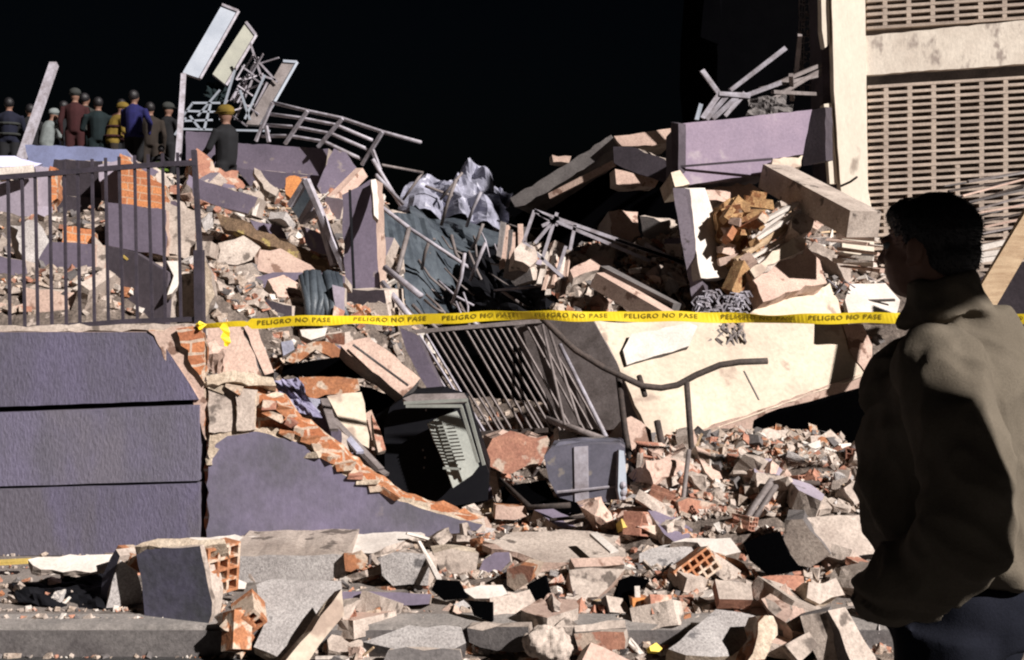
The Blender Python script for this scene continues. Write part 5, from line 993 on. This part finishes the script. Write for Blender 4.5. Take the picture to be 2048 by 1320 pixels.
# head: looks further to the left
hc = P(1856, 492, 2.40); fh = V((-.68, .73, 0)).normalized(); lh = V((-.73, -.68, 0)).normalized()
Rh_ = Matrix((-lh, fh, V((0, 0, 1)))).transposed()
def Hd(l, f, z): return hc + (lh * l + fh * f + V((0, 0, z))) * .95
b = M()
b.ellip(Hd(0, -.012, .030), (.074, .094, .086), Rh_); b.ellip(Hd(0, .035, -.035), (.058, .062, .085), Rh_); b.ellip(Hd(0, .05, -.085), (.034, .042, .034), Rh_)
b.ellip(Hd(0, .088, .012), (.045, .018, .014), Rh_); b.ellip(Hd(0, .107, -.030), (.013, .018, .014), Rh_); b.tube([Hd(0, .092, .008), Hd(0, .106, -.024)], [.010, .013], 8)
b.ellip(Hd(0, .088, -.060), (.025, .014, .007), Rh_); b.ellip(Hd(0, .086, -.072), (.022, .014, .008), Rh_)
for sd_ in (-1, 1):
    b.ellip(Hd(.034 * sd_, .066, -.028), (.022, .022, .02), Rh_)
    b.ellip(Hd(.076 * sd_, -.006, -.012), (.010, .019, .031), Rh_ @ Matrix.Rotation(-.25 * 0, 3, 'Z')); b.ellip(Hd(.076 * sd_, .004, -.036), (.008, .010, .012), Rh_)
b.tube([Hd(0, -.012, -.03), Hd(0, -.035, -.12), B(0.02, -.02, 1.40)], [.062, .062, .075], 14)
# hand raised at the chest (right hand, beyond the body)
rh = b
r_ = remesh(b, .005, 3); r_.link('head', 'skin', mn, smooth=True)
for sd_ in (-1, 1): M().ellip(Hd(.032 * sd_, .080, .002), (.012, .012, .010), Rh_).link('eye', 'cl_white', mn, smooth=True)
# hair
hb_ = M(); hb_.ellip(Hd(0, -.020, .036), (.080, .098, .084), Rh_); hb_.ellip(Hd(0, -.055, -.015), (.068, .058, .072), Rh_); hb_.ellip(Hd(0, .03, .068), (.060, .064, .044), Rh_); hb_.ellip(Hd(0, -.058, -.06), (.048, .038, .045), Rh_)
r_ = remesh(hb_, .006, 2, lambda p, n_: p + n_ * (.003 * noise.noise(p * 25) + .002 * noise.noise(p * 90)))
rnd = random.Random(2); base_n = len(r_.f); fv = [(r_.v[f[0]].copy()) for f in r_.f]
for k in range(5200):
    i = rnd.randrange(base_n); p = fv[i]; d = (p - Hd(0, -.02, .01)).normalized(); dd = (d * .28 - fh * .25 + V((rnd.uniform(-.3, .3), rnd.uniform(-.3, .3), -.6 + rnd.uniform(-.3, .3))) * .7).normalized()
    q = p + dd * rnd.uniform(.005, .011); sx = dd.orthogonal().normalized() * .0012
    r_.add([p - sx - d * .002, p + sx - d * .002, q], [(0, 1, 2)])
o = r_.link('hair', 'hair', mn, smooth=True, fix=False)
# jacket
b = M()
def ring_t(pts, seg=28):
    vs = []; fs = []
    for (l, f, z, a, c_) in pts:
        for k in range(seg):
            q = 2 * math.pi * k / seg; vs.append(B(l + a * math.cos(q), f + c_ * math.sin(q), z))
    for i in range(len(pts) - 1):
        for k in range(seg): fs.append((i * seg + k, i * seg + (k + 1) % seg, (i + 1) * seg + (k + 1) % seg, (i + 1) * seg + k))
    fs.append(tuple(range(seg))[::-1]); fs.append(tuple((len(pts) - 1) * seg + k for k in range(seg)))
    b.add(vs, fs)
ring_t([(0, .0, .98, .205, .165), (0, 0, 1.00, .215, .175), (0, .0, 1.03, .225, .18), (0, .015, 1.10, .245, .195), (0, .02, 1.2, .25, .20), (0, .01, 1.32, .25, .185), (0, -.01, 1.42, .235, .16), (0, -.015, 1.48, .20, .13), (.0, -.015, 1.535, .13, .10), (0, -.01, 1.57, .085, .085)])
b.tube([Hd(0, -.028, -.075), Hd(0, -.035, -.11), Hd(0, -.045, -.165)], [.070, .078, .095], 20)       # collar
b.ellip(B(.20, -.01, 1.455), (.085, .09, .085), Rm); b.ellip(B(-.20, -.01, 1.455), (.085, .09, .085), Rm)
# left arm (near): shoulder, elbow back, forearm forward into the pocket
b.tube([B(.20, -.01, 1.47), B(.265, -.05, 1.36), B(.30, -.09, 1.24), B(.315, -.085, 1.14), B(.30, .0, 1.05), B(.26, .08, .99), B(.235, .11, .965)], [.085, .088, .085, .088, .085, .066, .06], 18)
# right arm (far): forearm raised before the chest
b.tube([B(-.20, .0, 1.46), B(-.265, -.02, 1.34), B(-.29, -.04, 1.18), B(-.27, .06, 1.06), B(-.22, .12, .97)], [.085, .085, .08, .072, .062], 16)
b.ellip(B(-.02, .13, 1.38), (.12, .09, .13), Rm)
cz_ = mc.z
def wr(p, n_):
    q = V(((p - mc).dot(l2), (p - mc).dot(f2), p.z))
    k = V((q.x * 6 + q.z * 3.0, q.y * 6 - q.z * 2.2, q.z * 2.6))
    d = abs(noise.noise(k)) * -.038 + noise.noise(k * 2.3 + V((5, 0, 0))) * .010 + .012
    d += -.022 * abs(noise.noise(V((q.x * 12 - q.z * 9, q.y * 12, q.z * 6))))
    if abs(p.z - 1.045) < .012: d -= .012
    return p + n_ * d
r_ = remesh(b, .0085, 2, wr)
r_.v = [p for p in r_.v]
r_.link('jacket', 'jacket', mn, smooth=True)
# trousers, shoes
b = M()
b.tube([B(0, 0, 1.0), B(0, 0, .92), B(0, 0, .86)], [.17, .18, .17], 20)
for sd_ in (-1, 1):
    b.tube([B(.10 * sd_, 0, .90), B(.11 * sd_, .02, .5), B(.12 * sd_, -.01, .08)], [.115, .085, .07], 16)
r_ = remesh(b, .012, 3, lambda p, n_: p + n_ * .008 * noise.noise(p * 14)); r_.link('trousers', 'jeans', mn, smooth=True)
for sd_ in (-1, 1):
    b = M(); b.tube([B(.12 * sd_, -.09, .05), B(.12 * sd_, .05, .055), B(.12 * sd_, .18, .04)], [.045, .05, .035], 12); remesh(b, .008, 2).link('shoe', 'shoe', mn, smooth=True)
# ================================================================= SCATTERED RUBBLE
rnd = random.Random(77)
def hull(pts):
    bm = bmesh.new()
    for p in pts: bm.verts.new(p)
    bmesh.ops.convex_hull(bm, input=bm.verts); bmesh.ops.delete(bm, geom=[v_ for v_ in bm.verts if not v_.link_faces], context='VERTS')
    return bm
def to_me(bm, name, mats):
    bmesh.ops.recalc_face_normals(bm, faces=bm.faces); me = bpy.data.meshes.new(name); bm.to_mesh(me); bm.free()
    for a in mats: me.materials.append(MATS[a])
    return me
def chunk_me(name, mats, size, k, rough=.08):
    sx, sy, sz = size; pts = []
    for _ in range(k): pts.append(V((rnd.uniform(-1, 1), rnd.uniform(-1, 1), rnd.uniform(-1, 1))))
    for c in [(-1, -1, -1), (1, -1, -1), (-1, 1, -1), (1, 1, -1), (-1, -1, 1), (1, -1, 1), (1, 1, 1), (-1, 1, 1)]:
        if rnd.random() < .72: pts.append(V(c) * rnd.uniform(.7, 1))
    bm = hull([V((p.x * sx / 2, p.y * sy / 2, p.z * sz / 2)) for p in pts])
    bmesh.ops.triangulate(bm, faces=bm.faces); bmesh.ops.subdivide_edges(bm, edges=bm.edges, cuts=3, use_grid_fill=True)
    s0 = rnd.random() * 50
    for v_ in bm.verts:
        q = v_.co * (1.0 / max(size)) * 5 + V((s0, 0, 0)); v_.co += V((noise.noise(q), noise.noise(q + V((7, 0, 0))), noise.noise(q + V((0, 7, 0))))) * rough * 1.5 * min(size) + V((noise.noise(q * 4), noise.noise(q * 4 + V((7, 0, 0))), noise.noise(q * 4 + V((0, 7, 0))))) * .07 * min(size)
    if len(mats) > 1:
        d = V((rnd.uniform(-1, 1), rnd.uniform(-1, 1), rnd.uniform(.2, 1))).normalized(); bm.normal_update()
        for f in bm.faces:
            if f.normal.dot(d) > .8: f.material_index = 1
    return to_me(bm, name, mats)
def flake_me(name, mats, r_, th):
    k = rnd.randint(4, 6); a0 = rnd.random() * 6; pts = []
    for i in range(k):
        a = a0 + 2 * math.pi * (i + rnd.uniform(-.25, .25)) / k; q = rnd.uniform(.6, 1); pts.append(V((math.cos(a) * r_ * q, math.sin(a) * r_ * q * rnd.uniform(.6, 1), 0)))
    m_ = slabmesh(pts, V((0, 0, 1)), th, .012, .05)
    me = m_.mesh(name, mats, V((0, 0, -th / 2)))
    bm = bmesh.new(); bm.from_mesh(me); bmesh.ops.triangulate(bm, faces=[f for f in bm.faces if len(f.verts) > 4]); bmesh.ops.recalc_face_normals(bm, faces=bm.faces); bm.to_mesh(me); bm.free(); return me
def stick_me(name, mt, L, w_, h_):
    m_ = M(); n_ = 4; pts = [V((-L / 2 + L * i / n_, rnd.uniform(-.01, .01), rnd.uniform(-.006, .006))) for i in range(n_ + 1)]
    for a, b_ in zip(pts, pts[1:]): m_.bar(a, b_, w_, h_, jit=.002)
    return m_.mesh(name, [mt], V((0, 0, 0)))
def hollow_me(name, mt, broken):
    m_ = M(); hollow(m_, (0, 0, 0), Matrix.Identity(3), rnd.uniform(.09, .2), .12 if broken else .17, .09 if broken else .14, rnd.choice((2, 3)), rnd.choice((2, 3)), .011)
    me = m_.mesh(name, [mt], V((0, 0, 0))); bm = bmesh.new(); bm.from_mesh(me); bmesh.ops.remove_doubles(bm, verts=bm.verts, dist=.0004)
    for v_ in bm.verts: v_.co += V((noise.noise(v_.co * 30) * .008, (1 if v_.co.y > 0 else 0) * noise.noise(v_.co * 14) * .05, noise.noise(v_.co * 25 + V((4, 4, 4))) * .008))
    bm.to_mesh(me); bm.free(); return me
K = {}
K['lump'] = [chunk_me('concrete_lump', [rnd.choice(('concrete', 'concrete', 'concrete_grey', 'concrete_pink')), rnd.choice(('concrete', 'concrete', 'white_plaster', 'paint_purple'))], (rnd.uniform(.16, .30), rnd.uniform(.13, .24), rnd.uniform(.07, .16)), rnd.randint(3, 8)) for _ in range(26)]
K['brick'] = [chunk_me('brick_fragment', [rnd.choice(('brick_pink', 'orange', 'brick_pink')), 'concrete_pink'], (rnd.uniform(.1, .2), rnd.uniform(.09, .13), rnd.uniform(.05, .08)), 2, .05) for _ in range(16)]
K['hollow'] = [hollow_me('hollow_brick', rnd.choice(('orange', 'brick_pink')), i % 2) for i in range(8)]
K['flake'] = [flake_me('plaster_flake', [rnd.choice(('concrete', 'white_plaster', 'concrete_grey', 'concrete', 'concrete_pink')), 'concrete'], rnd.uniform(.08, .18), rnd.uniform(.015, .05)) for _ in range(20)]
K['slab'] = [flake_me('slab_fragment', [rnd.choice(('paint_purple', 'paint_pale', 'concrete', 'concrete', 'concrete_pink')), 'concrete'], rnd.uniform(.22, .4), rnd.uniform(.08, .18)) for _ in range(16)]
K['stick'] = [stick_me('broken_lath', rnd.choice(('lath', 'wood', 'metal_dim', 'white_plaster')), rnd.uniform(.18, .5), rnd.uniform(.018, .04), rnd.uniform(.01, .02)) for _ in range(10)]
INFO = {'lump': ('concrete_lump', 'concrete lump', 'rubble', 'loose concrete lumps'), 'brick': ('brick_fragment', 'brick fragment', 'brick', 'loose brick fragments'),
        'hollow': ('hollow_brick', 'holed clay block', 'brick', 'loose hollow clay blocks'), 'flake': ('plaster_flake', 'flat plaster flake', 'plaster', 'loose plaster flakes'),
        'slab': ('slab_fragment', 'broken wall slab', 'wall piece', 'broken wall slabs'),
        'stick': ('broken_lath', 'broken lath', 'lath', 'loose broken laths')}
SHADE = {'concrete': 'tan', 'concrete_grey': 'grey', 'concrete_pink': 'pinkish', 'white_plaster': 'white', 'paint_purple': 'purple painted', 'paint_pale': 'lilac', 'brick_pink': 'dull red', 'orange': 'orange', 'lath': 'pale', 'wood': 'brown', 'metal_dim': 'dark'}
def inpoly(u, v, poly):
    c = False; n_ = len(poly)
    for i in range(n_):
        (x1, y1), (x2, y2) = poly[i], poly[i - 1]
        if (y1 > v) != (y2 > v) and u < (x2 - x1) * (v - y1) / (y2 - y1) + x1: c = not c
    return c
def blocked(u, v, D, s_=0):
    for poly, d, l in AVOID:
        if D < d + .9 and any(inpoly(u + a, v - b, poly) for a, b in ((0, 0), (0, s_), (0, 1.8 * s_), (-.8 * s_, s_), (.8 * s_, s_))): return True
    return False
import re
CUT = re.compile(r'(,| in | under | below | right of | left of | lying | with | on | by | at | near | behind | beside | leaning | standing | above | just | of the | between | across | edging | down | next | against | touching )')
REF = []
for poly, d, l in AVOID:
    if not l: continue
    sh = CUT.split(l)[0].strip()
    if 2 <= len(sh.split()) <= 5: REF.append((sum(q[0] for q in poly) / len(poly), sum(q[1] for q in poly) / len(poly), sh))
REF += [(1120, 930, 'grey appliance'), (870, 900, 'black appliance'), (1385, 870, 'handrail leg'), (345, 1170, 'upright dark block'), (960, 760, 'steel grille'), (1950, 1000, 'man in the olive jacket')]
def where(u, v):
    a = min(REF, key=lambda r: (r[0] - u) ** 2 + ((r[1] - v) * 1.3) ** 2)
    dx, dy = u - a[0], v - a[1]
    w_ = ('right of' if dx > 0 else 'left of') if abs(dx) > abs(dy) else ('in front of' if dy > 0 else 'behind')
    return w_ + ' the ' + a[2]
def scatter(kind, n_, zone, s0, s1, sink=.3, tilt=.6):
    nm, lab_, cat, grp = INFO[kind]; k = 0; tries = 0
    while k < n_ and tries < n_ * 12:
        tries += 1
        u0, v0, u1, v1 = zone; u = rnd.uniform(u0, u1); v = rnd.uniform(v0, v1); p = hit(u, v)
        if not p: continue
        me = rnd.choice(K[kind]); s_ = s0 + (s1 - s0) * rnd.random() ** 1.6
        if blocked(u, v, p.y, .07 * s_ / p.y * F): continue
        o = bpy.data.objects.new(nm, me); COL.objects.link(o)
        zs = [v_.co.z for v_ in me.vertices[:60]]; hz = (max(zs) - min(zs)) / 2 * s_
        gz = max(H(p.x, p.y), -.14 if p.y < 5.12 else 0 if (p.x - 0) / p.y * F + 1024 < 700 and p.y < 6.3 else -.14)
        o.location = (p.x, p.y, gz + hz * (1 - sink) + rnd.uniform(0, .02)); o.scale = (s_,) * 3
        o.rotation_euler = (rnd.gauss(0, tilt), rnd.gauss(0, tilt), rnd.random() * 6.28)
        sz = 'tiny' if s_ < .5 else 'small' if s_ < .85 else 'larger'
        w_ = where(u, v); tag(o, '%s %s %s %s' % (sz, SHADE.get(me.materials[0].name, 'pale'), lab_, w_), cat, grp + ' ' + w_); k += 1
Z1 = (690, 1085, 1760, 1330)      # foreground
Z2 = (950, 1000, 1740, 1090)      # band behind it
Z3 = (1230, 870, 1740, 1010)      # right heap under the cream slab
Z4 = (410, 640, 800, 990)         # left centre heap
Z5 = (400, 380, 780, 640)         # upper left centre
Z6 = (-60, 330, 400, 640)         # behind the railing
Z7 = (1060, 480, 1500, 640)       # under the truss
Z8 = (960, 850, 1240, 1010)
Z9 = (1500, 400, 1780, 640)
for z_, a in ((Z1, (62, 64, 7, 60, 44)), (Z2, (34, 34, 6, 30, 22)), (Z3, (52, 36, 9, 34, 18)), (Z4, (20, 20, 6, 16, 10)), (Z5, (18, 30, 4, 16, 18)), (Z6, (18, 24, 4, 14, 10)), (Z7, (24, 10, 2, 30, 12)), (Z8, (14, 14, 3, 8, 6)), (Z9, (10, 8, 2, 14, 14))):
    for kd, c_ in zip(('lump', 'brick', 'hollow', 'flake', 'stick'), a):
        big_ = .85 if z_ in (Z1, Z2) else 1.1
        scatter(kd, c_, z_, .35 * big_, 1.25 * big_, tilt=.5)
for z_, n_ in ((Z6, 26), (Z5, 22), (Z4, 8), (Z7, 12), (Z3, 9), (Z9, 6), (Z1, 16), (Z2, 7)): scatter('slab', n_, z_, .5, 1.1 if z_ not in (Z1, Z2, Z3) else .8, tilt=.75 if z_ not in (Z1, Z2) else .3, sink=.2)
# a few on the dark pavement at the left
scatter('lump', 6, (0, 1120, 450, 1300), .25, .6); scatter('flake', 5, (440, 1165, 700, 1300), .3, .6); scatter('brick', 4, (440, 1165, 700, 1300), .4, .8)
# fine debris: nobody could count it
cols = ['debris', 'concrete', 'brick_pink', 'white_plaster', 'concrete_dark', 'orange']
m_ = M()
BOX = [(0, 3, 2, 1), (4, 5, 6, 7), (0, 1, 5, 4), (1, 2, 6, 5), (2, 3, 7, 6), (3, 0, 4, 7)]
def fine(n_, zone, s0, s1):
    for _ in range(n_):
        u0, v0, u1, v1 = zone; u = rnd.uniform(u0, u1); v = rnd.uniform(v0, v1); p = hit(u, v)
        if not p or (u > 1380 and u < 1760 and v < 882 - (u - 1380) * .1 and v > 700): continue
        s_ = s0 + (s1 - s0) * rnd.random() ** 2; gz = max(H(p.x, p.y), 0 if (p.y > 5.12 and p.x / p.y * F + 1024 < 700) else -.14)
        R = Matrix.Rotation(rnd.random() * 6.3, 3, 'Z') @ Matrix.Rotation(rnd.gauss(0, .5), 3, 'X') @ Matrix.Rotation(rnd.gauss(0, .5), 3, 'Y')
        m_.box(V((p.x, p.y, gz + s_ * .18)), (s_ * rnd.uniform(.6, 1.6), s_ * rnd.uniform(.5, 1), s_ * rnd.uniform(.25, .7)), R, rnd.choices(range(6), (5, 5, 2, 2, 2, 1))[0], jit=s_ * .16)
fine(5600, (660, 1075, 1780, 1335), .012, .06); fine(2200, Z2, .015, .06); fine(3000, Z3, .02, .09); fine(1400, Z4, .02, .08); fine(1500, Z5, .03, .11); fine(900, Z6, .03, .1); fine(1400, Z7, .03, .11); fine(500, Z8, .02, .07); fine(900, Z9, .03, .12); fine(900, (-60, 1115, 700, 1330), .008, .035); fine(900, (800, 350, 2100, 900), .03, .12)
tag(m_.link('fine_debris', cols, fix=False), kind='stuff', label='fine broken mortar, brick crumbs and grit covering the rubble heaps', cat='debris')

DUP = {}
for o in COL.objects:
    if o.parent is None and o.get('group') and o.get('label'): DUP.setdefault(o['label'], []).append(o)
for l, os_ in DUP.items():
    if len(os_) > 1 and len(l.split()) <= 12:
        os_.sort(key=lambda o: o.location.x / o.location.y)
        nm_ = ('leftmost of these', 'second from left', 'third from left', 'fourth from left', 'fifth from left', 'sixth from left')
        for o, q in zip(os_, nm_): o['label'] = l + ', ' + q
for o in list(COL.objects):
    if o.parent is None and 'category' in o and 'kind' not in o: o['kind'] = 'thing'
